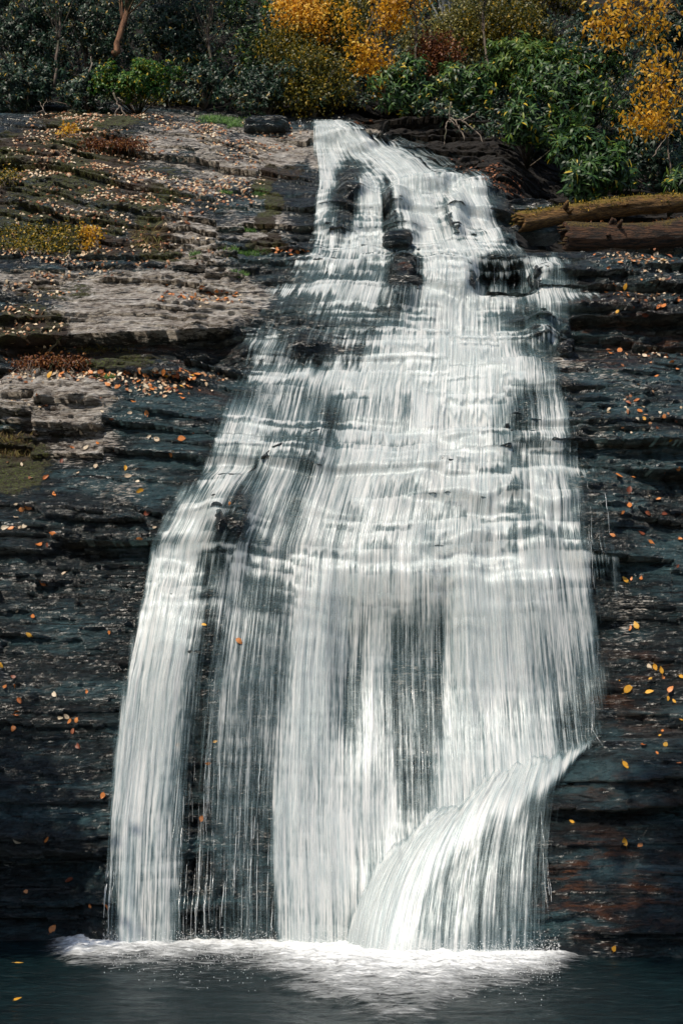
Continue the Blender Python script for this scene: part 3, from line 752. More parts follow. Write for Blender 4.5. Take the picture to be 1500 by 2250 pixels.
G_E = 'evergreen bushes crowding the top of the cliff'
B = bush
spec = [
 ('dark bluish evergreen bush in the top left corner of the photo', 50, 60, 130, 120, 25.6, 'dark', 520, .11, .034),
 ('dark evergreen bush hanging over the rock edge at far left', 60, 195, 125, 55, 24.3, 'dark', 300, .11, .034),
 ('dark evergreen bush left of the leaning trunk', 190, 70, 105, 110, 26.0, 'dark', 420, .11, .034),
 ('dark evergreen bush with bare roots at its foot left of the bright green mound', 190, 195, 90, 55, 24.1, 'dark', 260, .11, .034),
 ('dull green evergreen bush right of the leaning trunk', 400, 50, 130, 95, 26.4, 'dark', 520, .11, .035),
 ('shaded dark bush above the green grass mat', 450, 185, 105, 60, 25.2, 'dark', 260, .11, .034),
 ('dull green evergreen bush left of the orange tree', 560, 70, 110, 95, 26.3, 'green', 420, .11, .03),
 ('dark bush directly left of the head of the falls', 590, 195, 95, 58, 24.6, 'dark', 300, .10, .03),
 ('green bush with long leaves directly right of the head of the falls', 905, 190, 75, 62, 24.0, 'green', 210, .16, .04),
 ('green bush hanging above the bare forked branch', 1040, 190, 85, 75, 24.2, 'green', 260, .16, .04),
 ('pale lime leaved bush in the middle of the right bank', 1150, 140, 85, 68, 24.0, 'lime', 230, .15, .042),
 ('green bush right of the lime bush', 1260, 200, 110, 90, 23.4, 'green', 330, .16, .042),
 ('long leaved bush with yellow old leaves reaching towards the dark hollow', 1170, 275, 95, 48, 22.6, 'green', 210, .18, .042),
 ('green bush low on the right bank just above the mossy log', 1300, 365, 85, 75, 21.6, 'green', 330, .18, .045),
 ('dark evergreen bush behind the golden sapling', 1440, 300, 95, 120, 23.4, 'dark', 380, .14, .038),
 ('dark evergreen bush under the golden hanging boughs', 1330, 110, 120, 90, 25.0, 'dark', 380, .13, .036),
 ('dark olive bush at the top of the right bank', 1190, 30, 110, 80, 26.6, 'olive', 380, .11, .04),
 ('dark evergreen bush in the top right corner behind the golden boughs', 1490, 70, 80, 90, 25.4, 'dark', 320, .13, .036),
 ('small spray of long leaves at the right edge above the log', 1496, 395, 34, 26, 20.9, 'green', 30, .2, .036),
]
for i, (lab, px, py, rx, ry, Yd, kd, nw, L, W) in enumerate(spec):
    B('rhododendron' if 'dark bluish' not in lab else 'rhododendron', lab, 'bush', G_E, px, py, rx, ry, Yd, kd, nw, L, W, seed=100 + i * 11, sparse=.36)

B('leafy_mound', 'bright green and yellow leafy mound at the rock edge under the leaning trunk', 'bush', None, 296, 180, 88, 42, 23.7, 'bright', 420, .08, .03, seed=901, whorl=True, up=.9, sparse=.36)
G_O = 'olive and yellow shrubs behind the head of the falls'
B('autumn_shrub', 'olive yellow shrub directly above the head of the falls', 'shrub', G_O, 690, 185, 72, 80, 24.7, 'olive', 620, .075, .034, seed=911, whorl=False, per=(4, 7))
B('autumn_shrub', 'tall olive shrub between the orange tree and the golden tree', 'shrub', G_O, 745, 60, 70, 90, 26.2, 'olive', 620, .08, .036, seed=921, whorl=False, per=(4, 7))
B('autumn_shrub', 'pale yellow green shrub in front of the grey trunk', 'shrub', G_O, 1000, 75, 100, 85, 26.2, 'pale', 520, .085, .036, seed=931, whorl=False, per=(4, 7), sparse=.3)
B('autumn_shrub', 'russet red shrub right of the golden tree', 'shrub', G_O, 955, 130, 52, 50, 25.2, 'red', 260, .085, .036, seed=941, whorl=False, per=(4, 7))
B('autumn_shrub', 'sparse brown and olive shrub high between the pale shrub and the right bank', 'shrub', G_O, 1100, 60, 75, 70, 25.9, 'olive', 330, .085, .036, seed=951, whorl=False, per=(4, 7), sparse=.35)
B('autumn_shrub', 'olive yellow shrub under the orange tree', 'shrub', G_O, 640, 110, 60, 50, 25.5, 'olive', 330, .075, .034, seed=961, whorl=False, per=(4, 7))
M_GREY = bark_material('pale_grey_bark', (.12, .13, .13), (.30, .31, .30))
M_BROWN = bark_material('sunlit_brown_bark', (.07, .03, .015), (.25, .12, .06))
tree('autumn_tree', 'glowing orange leaved tree at the top edge of the photo', None, 665, 30, 54, 84, 25.6, 'orange', 230, [(672, 190), (668, 80), (664, -90)], .05, 1001, per=(5, 8), sparse=.36)
tree('autumn_tree', 'golden yellow tree leaning over the head of the falls', None, 832, 80, 70, 116, 24.8, 'yellow', 360, [(850, 250), (838, 120), (828, -90)], .045, 1011, per=(5, 8), sparse=.38)
tree('leaning_tree', 'brown leaning trunk rising from the dark bushes at upper left', None, 330, -110, 150, 70, 25.0, 'dark', 380, [(250, 118), (268, 70), (296, -20), (330, -150)], .075, 1021, L=.1, W=.035, bark=M_BROWN, per=(5, 8))
tree('grey_tree', 'straight pale grey trunk behind the pale yellow shrub', None, 985, -110, 110, 60, 27.0, 'pale', 260, [(992, 190), (990, 60), (984, -160)], .11, 1031, bark=M_GREY, per=(5, 8))
tree('golden_sapling', 'golden yellow sapling at the right edge of the photo', None, 1450, 190, 48, 100, 22.3, 'yellow', 62, [(1478, 420), (1462, 300), (1440, 100)], .018, 1041, L=.12, W=.05, per=(3, 6), sparse=.38)
tree('golden_bough', 'golden yellow boughs hanging in from the top right', None, 1385, 38, 92, 56, 23.0, 'yellow', 150, [(1530, 60), (1470, 10), (1380, -60)], .03, 1051, L=.13, W=.05, per=(4, 7), sparse=.36)
tree('golden_bough', 'small golden spray of leaves low on the right bank', None, 1412, 272, 58, 14, 22.0, 'yellow', 34, [(1500, 262), (1470, 268), (1400, 270)], .008, 1061, L=.10, W=.045, per=(4, 7))

G_S = 'slender trunks among the bushes at the top of the photo'
for i_, (lab, tpx, r0, kd, kw) in enumerate([
    ('slender pale trunk in the dark bushes near the top left corner', [(120, 190), (132, 60), (120, -90)], .03, 'dark', 40),
    ('slender dark trunk between the leaning trunk and the orange tree', [(470, 210), (455, 70), (478, -90)], .035, 'dark', 50),
    ('slender brown trunk directly right of the golden tree', [(905, 215), (915, 60), (900, -90)], .03, 'yellow', 60),
    ('slender grey trunk left of the lime bush', [(1075, 180), (1060, 40), (1072, -90)], .028, 'olive', 60),
    ('slender trunk behind the golden boughs at upper right', [(1270, 150), (1290, 20), (1282, -90)], .03, 'dark', 40)]):
    tree('slender_tree', lab, G_S, tpx[2][0], -30, 60, 60, 24.6 if i_ != 1 else 25.4, kd, kw, tpx, r0, 3001 + i_ * 9, n_limb=10, per=(3, 6), sparse=.4)
# shaded undergrowth covering the bank behind the single bushes
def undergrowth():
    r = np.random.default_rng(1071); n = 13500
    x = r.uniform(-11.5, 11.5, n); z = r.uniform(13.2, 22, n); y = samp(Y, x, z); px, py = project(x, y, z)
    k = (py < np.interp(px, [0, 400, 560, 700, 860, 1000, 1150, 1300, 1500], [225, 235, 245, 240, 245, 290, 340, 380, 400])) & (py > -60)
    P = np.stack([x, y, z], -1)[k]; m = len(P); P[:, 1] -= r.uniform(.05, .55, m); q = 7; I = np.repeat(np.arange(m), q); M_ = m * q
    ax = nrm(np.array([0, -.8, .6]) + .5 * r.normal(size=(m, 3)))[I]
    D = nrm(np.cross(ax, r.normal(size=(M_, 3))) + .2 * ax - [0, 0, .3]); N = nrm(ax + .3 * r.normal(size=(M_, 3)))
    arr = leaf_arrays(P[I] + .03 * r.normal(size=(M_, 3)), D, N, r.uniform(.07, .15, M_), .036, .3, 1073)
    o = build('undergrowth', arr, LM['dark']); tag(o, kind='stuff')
undergrowth()
# low growth on the left slope
def surf(px, py):
    h = hit([px], [py])[0]; return h
def low_shrub(name, label, px, py, rx, ry, kind, nw, L, W, seed, group=None, **kw):
    h = surf(px, py); s = h[1] / FPX
    e = empty(name, h); tag(e, label, 'shrub', group)
    r = np.random.default_rng(seed); n = nw
    X = h[0] + rx * s * r.uniform(-1, 1, n) * r.random(n) ** .3; Z = h[2] + ry * s * r.uniform(-1, 1, n)
    Yy = samp(Y, X, Z) - r.uniform(.01, .16, n)
    P = np.stack([X, Yy, Z], -1); k = 5; I = np.repeat(np.arange(n), k); m = len(I)
    Bp = P[I] + r.normal(size=(m, 3)) * L * .9
    arr = leaf_arrays(Bp, nrm(r.normal(size=(m, 3)) + [0, -.3, -.3]), nrm(r.normal(size=(m, 3)) * .7 + [0, -.8, .6]), L * r.uniform(.6, 1.3, m), W, .3, seed + 1)
    build('foliage', arr, LM[kind], e, h)
    st = []
    for i in range(min(46, n)):
        p = P[i]; b = np.array([p[0] + r.normal() * .08, float(samp(Y, np.array([p[0]]), np.array([p[2] - .15]))[0]), p[2] - .15])
        st.append(tube_arrays(np.stack([b, (b + p) / 2 + [0, -.05, .02], p]), np.array([.006, .004, .003]), 4, 0, i))
    build('stems', join(st), M_TWIG, e, h)
    return e
low_shrub('low_shrub', 'yellow and rust brown creeping shrub at the left edge of the slope', 90, 530, 120, 50, 'olive', 560, .05, .028, 1101)
low_shrub('low_shrub', 'small golden shrub on the brown slope above the red grass', 152, 292, 20, 24, 'yellow', 60, .06, .035, 1111)
low_shrub('low_shrub', 'golden leaved low shrub beside the hanging brown grass', 200, 525, 24, 34, 'yellow', 80, .055, .032, 1121)
low_shrub('low_shrub', 'rust red low plants in a band across the brown slope', 250, 322, 80, 12, 'red', 240, .055, .026, 1131)
low_shrub('low_shrub', 'green and yellow low plants at the foot of the bright mound', 360, 225, 70, 16, 'olive', 240, .06, .03, 1141)
low_shrub('low_shrub', 'rust brown creeping growth under the pale slab on the long ledge', 120, 800, 100, 10, 'red', 220, .05, .024, 1161)
low_shrub('low_shrub', 'small yellow plants on the slope right of the left edge', 20, 390, 30, 26, 'olive', 90, .055, .03, 1151)

GM = {'g': leaf_material('fresh_grass_blade', [(0, (.02, .07, .01)), (.5, (.06, .17, .02)), (1, (.16, .30, .04))], .5, .35),
      'b': leaf_material('dry_grass_blade', [(0, (.06, .035, .01)), (.5, (.16, .10, .03)), (.8, (.15, .16, .03)), (1, (.42, .30, .10))], .6, .3)}
def tuft(label, px, py, rx, ry, n, L, kind, seed, group, hang=0):
    h = surf(px, py); s = h[1] / FPX; r = np.random.default_rng(seed)
    X = h[0] + rx * s * r.normal(size=n) * .5; Z = h[2] + ry * s * r.uniform(-1, 1, n); P = np.stack([X, samp(Y, X, Z) + .01, Z], -1)
    up = nrm(np.array([0, -.55, 1.0 - 2 * hang]) + .45 * r.normal(size=(n, 3)))
    V, F, t = leaf_arrays(P, up, nrm(np.array([0, -1, .4]) + .3 * r.normal(size=(n, 3))), L * r.uniform(.5, 1.2, n), .008, .5, seed + 1)
    o = build('grass_tuft', (V, F, t), GM[kind], None, tuple(h)); tag(o, label, 'grass tuft', group)
GG, GB = 'fresh green tufts on the rock', 'dry grass on the left slope'
for i, a in enumerate([('fresh green grass mat at the cliff edge right of the leafy mound', 485, 266, 50, 16, 900, .12, 'g', GG),
    ('short green grass patch tight against the dark block at the cliff edge', 515, 276, 20, 12, 360, .10, 'g', GG),
    ('yellow green tuft on the slope left of the long moss strip', 497, 426, 16, 4, 120, .08, 'g', GG),
    ('green tuft at the top of the long moss strip', 572, 428, 14, 8, 160, .08, 'g', GG),
    ('small green tuft left of the foot of the long moss strip', 548, 510, 14, 6, 140, .08, 'g', GG),
    ('widest fresh green tuft at the foot of the moss strip beside the falls', 540, 562, 42, 8, 520, .10, 'g', GG),
    ('small green tuft on the grey ledge just under the widest tuft', 523, 607, 18, 5, 160, .08, 'g', GG),
    ('olive tuft on the ledge left of the widest green tuft', 428, 566, 12, 8, 120, .09, 'g', GG),
    ('green sprigs among the orange leaves on the long left shelf', 240, 832, 14, 5, 110, .07, 'g', GG),
    ('tall brown and green grass clump hanging in the middle of the left slope', 325, 520, 34, 34, 520, .26, 'b', GB),
    ('brown grass hanging under the left slab above the leaf shelf', 200, 770, 110, 12, 420, .12, 'b', GB),
    ('thin dry grass on the mossy rock at the far left edge low down', 30, 990, 50, 26, 420, .12, 'b', GB)]):
    tuft(*a[:8], 1200 + i * 7, a[8], hang=.8 if 'hanging' in a[0] else 0)

# ------------------------------------------------------------------ bare branches, roots, sticks
def branch(name, label, cat, lines, Yd, r0, seed, group=None, parts=None, mat=None):
    e0 = np.array(at(*lines[0][0], Yd)); r = np.random.default_rng(seed)
    out = []
    for k, ln in enumerate(lines):
        p = np.array([at(a, b, Yd - .05 * k) for a, b in ln]); ts = np.linspace(0, 1, 4 * len(ln)); kk = np.linspace(0, 1, len(ln))
        q = np.stack([np.interp(ts, kk, p[:, j]) for j in range(3)], -1); q[1:] += r.normal(size=(len(q) - 1, 3)) * .012
        out.append(tube_arrays(q, np.linspace(r0, r0 * .35, len(q)) * (1 if k == 0 else .7), 6, .15, seed + k))
    o = build(name, join(out), mat or M_TWIG, None, tuple(e0)); tag(o, label, cat, group); return o
branch('bare_branch', 'bare pale forked branch hanging over the dark hollow right of the falls', 'branch',
       [[(990, 225), (985, 250), (992, 262), (1020, 268), (1045, 290), (1062, 312)], [(992, 262), (980, 272), (978, 300), (974, 318)], [(1000, 264), (1010, 285), (1020, 310)], [(1015, 267), (1040, 250), (1050, 248)], [(985, 262), (1008, 280), (1018, 300)]], 22.4, .022, 1301)
branch('bare_root', 'pale bare root reaching down over the rock under the bright mound', 'root',
       [[(250, 205), (262, 232), (280, 262), (292, 292)], [(262, 232), (250, 262), (262, 285)], [(258, 215), (275, 225)]], 23.35, .02, 1311)
branch('bare_branch', 'crooked bare twigs at the foot of the bushes at far left', 'branch',
       [[(110, 262), (92, 235), (104, 218)], [(98, 246), (84, 244), (78, 256)], [(92, 235), (86, 222)]], 23.5, .014, 1321)
branch('bare_branch', 'thin bare branch rising through the bushes left of the leaning trunk', 'branch', [[(196, 160), (202, 142), (200, 124)]], 23.6, .02, 1331)
branch('bare_branch', 'thin pale bare twig at the right edge under the golden spray', 'branch', [[(1432, 345), (1448, 325), (1462, 300), (1478, 288)]], 21.3, .010, 1341)
def stick(label, a, b, r0, seed, lift=.03):
    A = surf(*a); Bq = surf(*b); q = np.linspace(A, Bq, 8); q[:, 1] -= lift; q[1:-1] += np.random.default_rng(seed).normal(size=(6, 3)) * .012
    o = build('fallen_stick', tube_arrays(q, np.linspace(r0, r0 * .5, 8), 6, .2, seed), M_TWIG, None, tuple(q[0])); tag(o, label, 'stick', 'sticks on the left slope')
stick('short brown stick under the rust brown shrub at left', (36, 598), (66, 578), .022, 1401, .06)
stick('pale crooked stick on green moss at the left edge', (110, 775), (138, 740), .02, 1411)
stick('upright pale stick stub below the rust brown shrub', (152, 585), (156, 553), .014, 1421, .05)

# ------------------------------------------------------------------ fallen logs
def log(name, label, ends, r0, r1, Yd, mat, seed, jag=.25, moss=True):
    a = np.array(at(*ends[0], Yd[0])); b = np.array(at(*ends[1], Yd[1])); n, sd_ = 90, 36
    ax = nrm(b - a); up = np.array([0, 0, 1.0]); S = nrm(np.cross(ax, up)); U = np.cross(S, ax)
    t = np.linspace(0, 1, n)[:, None]; th = np.linspace(0, 2 * np.pi, sd_, endpoint=False)[None]
    L = np.linalg.norm(b - a)
    rr = (r0 + (r1 - r0) * t) * (1 + .3 * (fbm(t * L * 2 + 0 * th, np.abs(th - np.pi) * 1.2 + 0 * t, seed, 4) - .5) + .12 * (vnoise(np.abs(th - np.pi) * 5 + 0 * t, t * L * 1.5 + 0 * th, seed + 4) - .5))
    off = np.zeros((n, sd_)); off[0] = jag * (vnoise(th * 2.5, th * 0 + 1.5, seed + 5) - .7)[0]; off[1] = off[0] * .6
    rr[0] *= .86
    Cc = a + (b - a) * t; Cc[:, 2] += .05 * np.sin(t[:, 0] * 5 + seed)
    V = Cc[:, None] + ax * off[..., None] + rr[..., None] * (np.cos(th)[..., None] * S + np.sin(th)[..., None] * U)
    Aa = np.arange(n * sd_).reshape(n, sd_); nx_ = np.roll(Aa, -1, 1); F = np.stack([Aa[:-1], nx_[:-1], nx_[1:], Aa[1:]], -1).reshape(-1, 4)
    V = V.reshape(-1, 3); V = np.concatenate([V, [a + ax * .12, b]])
    Cp = np.concatenate([np.stack([nx_[0], Aa[0], np.full(sd_, n * sd_)], -1), np.stack([Aa[-1], nx_[-1], np.full(sd_, n * sd_ + 1)], -1)])
    e = empty(name, a); tag(e, label, 'log', 'fallen logs on the right ledge')
    o = build('bark', (V, [Cp, F], np.full(len(V), .5)), mat, e, a)
    r = np.random.default_rng(seed)
    m_ = 5200 if moss else 1500
    ii = r.integers(0, n - 1, m_); jj = r.integers(0, sd_, m_); vv = V[:n * sd_].reshape(n, sd_, 3)[ii, jj]; nn = nrm(vv - Cc[ii])
    ok = (nn[:, 2] + .9 * (fbm(ii * .13, jj * .25, seed + 9, 3) - .5) * 2 > (.1 if moss else .75)); vv = vv[ok]; nn = nn[ok]; mm_ = len(vv)
    ta = leaf_arrays(vv + .02 * r.normal(size=(mm_, 3)) - nn * .015, nrm(nn + .5 * r.normal(size=(mm_, 3)) - [0, 0, .3]), nrm(r.normal(size=(mm_, 3))), r.uniform(.03, .06, mm_), .016, .4, seed + 8)
    ta = (ta[0], ta[1], ta[2])
    for k in range(4):
        q = r.uniform(.1, .5); ci = Cc[int(q * n)]; dd = nrm(ax * r.uniform(-.3, .3) - [0, .7, 0] + np.array([0, 0, 1]) * r.uniform(-.3, .9)); ln = r0 * r.uniform(1.3, 1.9)
        build('branch_stub', tube_arrays(np.stack([ci + dd * r0 * .6, ci + dd * (r0 + ln) * .55, ci + dd * ln * 1.05]), np.array([.045, .032, .02]), 7, .25, seed + 40 + k), mat, e, a)
    mo = build('moss', ta, LM['olive'] if moss else LM['red'], e, a); mo['kind'] = 'stuff'
    sp = []
    for k in range(9):
        q = r.uniform(0, 2 * np.pi); p = a + (S * math.cos(q) + U * math.sin(q)) * r0 * r.uniform(.3, .85)
        sp.append(tube_arrays(np.stack([p + ax * .12, p - ax * r.uniform(.0, .05), p - ax * r.uniform(.05, .12)]), np.array([.035, .028, .008]), 4, .3, seed + k))
    build('splintered_end', join(sp), mat, e, a)
    return e
def log_material(name, moss, brown, pale):
    t = NT(name)
    n = t.noise(t.coord((1.2, 9, 9)), 3, 8, .7, .4); g = t.noise(t.coord((1, 1, 1)), 5, 6, .7); f = t.noise(t.coord((1, 1, 1)), 45, 3, .7)
    c = t.mix(t.mapr(n, .38, .62), brown, pale)
    nz = t.n('ShaderNodeSeparateXYZ'); geo = t.n('ShaderNodeNewGeometry'); t.put(nz.inputs[0], geo.outputs['Normal'])
    mm = t.mapr(t.math('ADD', nz.outputs[2], t.math('MULTIPLY', t.math('SUBTRACT', g, .5), 2.2)), .15, .75)
    c = t.mix(mm, c, t.mix(t.mapr(f, .4, .6), moss, (.20, .13, .012)))
    return t.finish(principled(t, Base_Color=c, Roughness=.8, Normal=t.bump(t.math('ADD', t.math('MULTIPLY', n, 1.6), t.math('MULTIPLY', f, .5)), 1, .12)))
M_LOG1 = log_material('mossy_log_bark', (.34, .22, .018), (.09, .045, .012), (.36, .19, .05))
M_LOG2 = log_material('peeling_log_bark', (.015, .012, .005), (.012, .007, .004), (.16, .07, .03))
log('fallen_log', 'upper fallen log with yellow moss and a broken splintered left end', ((1142, 484), (1640, 432)), .16, .15, (19.95, 20.5), M_LOG1, 1501)
log('fallen_log', 'thicker dark lower log with peeling brown bark under the mossy log', ((1240, 520), (1640, 505)), .23, .24, (19.95, 20.3), M_LOG2, 1511, .1, False)

# ------------------------------------------------------------------ loose blocks of rock
def boulder(label, px, py, w, h, d, Yd, seed, tilt=0, flat=1.0):
    c = np.array(at(px, py, Yd)); s = Yd / FPX; n = 26
    g = np.linspace(-1, 1, n); U_, V_ = np.meshgrid(g, g); faces = []; Vs = []; o = 0
    one = np.ones_like(U_)
    for sx in (((one, U_, V_)), ((-one, -U_, V_)), ((-U_, one, V_)), ((U_, -one, V_)), ((U_, V_, one)), ((U_, -V_, -one))):
        p = np.stack(sx, -1).reshape(-1, 3); Vs.append(p); faces.append(grid_faces(n, n) + o); o += n * n
    P = np.concatenate(Vs); F = np.concatenate(faces)
    key = np.round(P * 1000).astype(int); _, idx, inv = np.unique(key, axis=0, return_index=True, return_inverse=True); P = P[idx]; F = inv.reshape(-1)[F]
    l4 = (np.abs(P) ** 5).sum(1) ** (1 / 5); P = P / l4[:, None]
    hz = np.array([w * s / 2, d, h * s / 2])
    k = 1 + .5 * (fbm(P[:, 0] * 1.1 + seed, P[:, 2] * 1.3 + P[:, 1] + 9, seed, 3) - .5)
    P = P * hz * k[:, None]
    lay = vnoise(P[:, 2] * 22 + .8 * P[:, 0], P[:, 0] * .7 + seed, seed + 2); P[:, :2] *= (1 + .16 * (np.round(lay * 3) / 3 - .5))[:, None]
    P += .05 * (np.stack([fbm(P[:, 0] * 6 + 7 * q, P[:, 2] * 12 + P[:, 1] * 5, seed + 5 + q, 3) for q in range(3)], -1) - .5)
    ct, st_ = math.cos(tilt), math.sin(tilt); P = np.stack([P[:, 0] * ct - P[:, 2] * st_, P[:, 1], P[:, 0] * st_ + P[:, 2] * ct], -1)
    ob = link('boulder', mesh_np('boulder', P, F, {'dry': np.zeros(len(P)), 'moss': np.zeros(len(P)), 'tan': np.full(len(P), .25)}), M_ROCK)
    ob.location = c; tag(ob, label, 'rock', 'loose rocks beside and in the falls')
for i, a in enumerate([
    ('dark square block of rock at the cliff edge left of the head of the falls', 590, 282, 110, 36, .35, 23.2, 0),
    ('flat dark slab pointing at the broken end of the mossy log', 1150, 466, 116, 32, .3, 20.75, .06),
    ('dark flat slab wedged under the broken end of the mossy log', 1165, 516, 130, 26, .3, 20.3, .05),
    ('dark wet rock with brown patches standing in the middle of the falls', 886, 584, 46, 34, .22, 18.75, -.1),
    ('low dark layered rock just below the brown patched rock in the falls', 884, 634, 70, 44, .18, 18.5, 0),
    ('round dark rock in the white water right of the wide curtain', 1236, 776, 34, 24, .16, 17.5, 0),
    ('rounded wet rock above the brown patched rock in the upper cascade', 872, 530, 60, 34, .2, 19.3, 0),
    ('small dark stone sticking out of the thin water at left above the long lip', 672, 755, 60, 30, .12, 17.8, 0),
    ('small dark rock at the foot of the thin right hand trickles', 1330, 1572, 40, 20, .12, 14.75, 0)]):
    boulder(a[0], *a[1:7], 1600 + 13 * i, a[7])

# ------------------------------------------------------------------ fallen leaves
FM = {'orange': leaf_material('fallen_orange_leaf', [(0, (.40, .12, .03)), (.5, (.62, .21, .05)), (1, (.70, .30, .12))], .45, .1),
      'yellow': leaf_material('fallen_yellow_leaf', [(0, (.55, .26, .02)), (.5, (.70, .36, .04)), (1, (.75, .46, .12))], .45, .1),
      'pale': leaf_material('fallen_pale_leaf', [(0, (.45, .34, .24)), (.5, (.60, .48, .34)), (1, (.72, .62, .48))], .5, .1),
      'brown': leaf_material('fallen_red_brown_leaf', [(0, (.14, .035, .015)), (.5, (.28, .08, .035)), (1, (.40, .15, .08))], .5, .1)}
def leaf_proto(color, seed):
    r = np.random.default_rng(seed); N_ = 9
    t = np.linspace(0, 1, N_); w = np.sin(np.pi * t ** .8) ** .8 * .30 * r.uniform(.8, 1.2); w[0] = w[-1] = .004
    zc_ = .10 * np.sin(t * 3 + r.uniform(0, 3)) + r.uniform(-.1, .25) * t ** 2; curl = r.uniform(-.25, .5)
    cols = []
    for sgn in (-1, -.5, 0, .5, 1): cols.append(np.stack([t - .5, sgn * w + .04 * np.sin(t * 4), zc_ + curl * (w * sgn) ** 2 * 3 + .03 + .05 * abs(sgn) * r.random()], -1))
    V = np.stack(cols, 1).reshape(-1, 3); F = grid_faces(N_, 5)
    st = tube_arrays(np.array([[-.5, 0, zc_[0] + .03], [-.62, .02, zc_[0] + .05], [-.75, .05, zc_[0] + .05]]), .012, 4, 0, 1)
    V, F2, ti = join([(V, [np.zeros((0, 3), int), F], np.full(len(V), r.random())), st])
    me = mesh_np('fallen_leaf', V, F2, {'tint': np.full(len(V), r.random())}); me.materials.append(FM[color]); me.polygons.foreach_set('use_smooth', np.ones(len(me.polygons), bool))
    return me
PROT = {c: [leaf_proto(c, 1700 + 10 * i + k) for k in range(6)] for i, c in enumerate(FM)}

R_ = '1379,886 1397,880 1402,905 1414,921 1366,939 1336,901 1330,925 1459,915 1482,926 1386,952 1348,951 1442,940 1330,644 1378,648 1348,627 1372,631 1408,615 1467,612 1490,661 1416,691 1355,686 1390,675 1445,675 1457,674 1359,772 1337,775 1410,770 1435,765 1460,785 1415,782 1472,797 1487,812 1440,827 1472,967 1357,1047 1390,1050 1460,1037 1490,1030 1380,1078 1426,1094 1445,1097 1380,1112 1366,1126 1421,1128 1457,1131 1495,1129 1407,1171 1429,1192 1492,1185 1344,1176 1487,1244 1372,1275 1386,1272 1407,1271 1381,1380 1396,1374 1425,1464 1437,1467 1450,1472 1455,1487 1361,1494 1377,1515 1427,1492 1472,1515 1425,1522 1479,1541 1465,1535 1496,1487 1454,1607 1448,1617 1412,1636 1462,1637 1495,1582 1441,1656 1372,1682 1490,1677 1254,1805 1371,1849 1405,1857 1347,2085 1305,560 1362,578 1390,575 1420,570 1440,560 1455,575 1470,565 1485,572 1432,568 1410,563 1337,590'
L_ = '307,1079 325,1128 340,1160 117,1172 307,1185 102,1049 120,1086 137,1015 172,1039 211,1026 275,1030 302,1031 282,1047 303,1059 85,1197 103,1198 62,1114 36,1108 50,1120 57,1156 42,1159 25,1162 36,1135 12,1160 140,1262 95,1281 38,1342 75,1355 65,1394 241,1390 4,1461 30,1487 12,1510 33,1508 44,1540 40,1567 192,1520 121,1525 134,1577 147,1574 153,1585 169,1583 161,1606 171,1638 30,1602 102,1843 226,1748 39,1847 155,1936 57,1960 118,2041 213,946 345,966 382,992 377,997 400,965 327,960 425,951 322,911 285,908 180,950 190,985 215,975 250,990 160,985 135,925 225,905 245,920'
F_ = '393,1638 476,1631 506,1112 527,1412 451,1377 240,1990 203,1988 448,1796 459,1677'
def pairs(s): return [tuple(map(float, w.split(','))) for w in s.split()]
r = np.random.default_rng(1801)
spots = [(p, 'right') for p in pairs(R_)] + [(p, 'left') for p in pairs(L_)] + [(p, 'falls') for p in pairs(F_)]
for k in range(58): spots.append(((105 + 5.6 * k + r.normal() * 3, 822 - .02 * k + r.normal() * 4 - .00 * k), 'shelf'))
for k in range(36): spots.append(((r.uniform(350, 520), 650 + r.normal() * 9), 'upper'))
for k in range(30): spots.append(((r.uniform(220, 440), 850 + r.normal() * 16), 'shelf'))
for k in range(16): spots.append(((r.uniform(590, 680), 552 + r.normal() * 4), 'upper'))
WHERE = {'right': 'lying on the dark wet rock right of the falls', 'left': 'stuck to the dark wet rock left of the falls', 'falls': 'caught in the thin water on the left part of the falls',
         'shelf': 'on the long ledge below the pale slab at left', 'upper': 'in the crack lines of the grey slab left of the falls'}
PROB = {'right': [.55, .12, .17, .16], 'left': [.42, .08, .35, .15], 'falls': [.6, .3, .1, 0], 'shelf': [.55, .08, .22, .15], 'upper': [.6, .05, .2, .15]}
SHADE = {'orange': 'orange', 'yellow': 'yellow', 'pale': 'pale buff', 'brown': 'red brown'}
H = hit([p[0][0] for p in spots], [p[0][1] for p in spots]); NN = normal_at(H[:, 0], H[:, 2])
for i, ((p, zone), h, n) in enumerate(zip(spots, H, NN)):
    if zone == 'right' and p[1] > 1355: pr = [.45, .43, .06, .06]
    else: pr = PROB[zone]
    c = r.choice(list(FM), p=pr)
    o = bpy.data.objects.new('fallen_leaf', PROT[c][r.integers(6)]); COL.objects.link(o)
    nv = Vector(n + r.normal(size=3) * .22).normalized()
    q = nv.to_track_quat('Z', 'Y') @ Euler((0, 0, r.uniform(0, 6.28))).to_quaternion()
    o.rotation_mode = 'QUATERNION'; o.rotation_quaternion = q
    sz = r.uniform(.05, .112) * (1.0 if zone != 'upper' else .9)
    if p == (1377, 1515): sz = .15
    o.scale = (sz, sz, sz); o.location = Vector(h) + nv * .004 - Vector((0, .012 if zone != 'falls' else .14, 0))
    tag(o, '%s fallen leaf %s' % (SHADE[c], WHERE[zone]), 'leaf', '%s leaves %s' % (SHADE[c], WHERE[zone]))
for k, (px, py) in enumerate([(42, 2117), (40, 2198)]):
    R3 = ray(px, py); t = -(CAMZ - .03) / R3[2]; o = bpy.data.objects.new('fallen_leaf', PROT['yellow'][k]); COL.objects.link(o)
    o.location = (R3[0] * t, R3[1] * t, .03); o.scale = (.09,) * 3; o.rotation_euler = (0, 0, k + .2)
    tag(o, ['yellow leaf floating on the dark pool nearer the rock foot at left', 'yellow leaf floating on the dark pool nearest the bottom left corner'][k], 'leaf')

trickles()
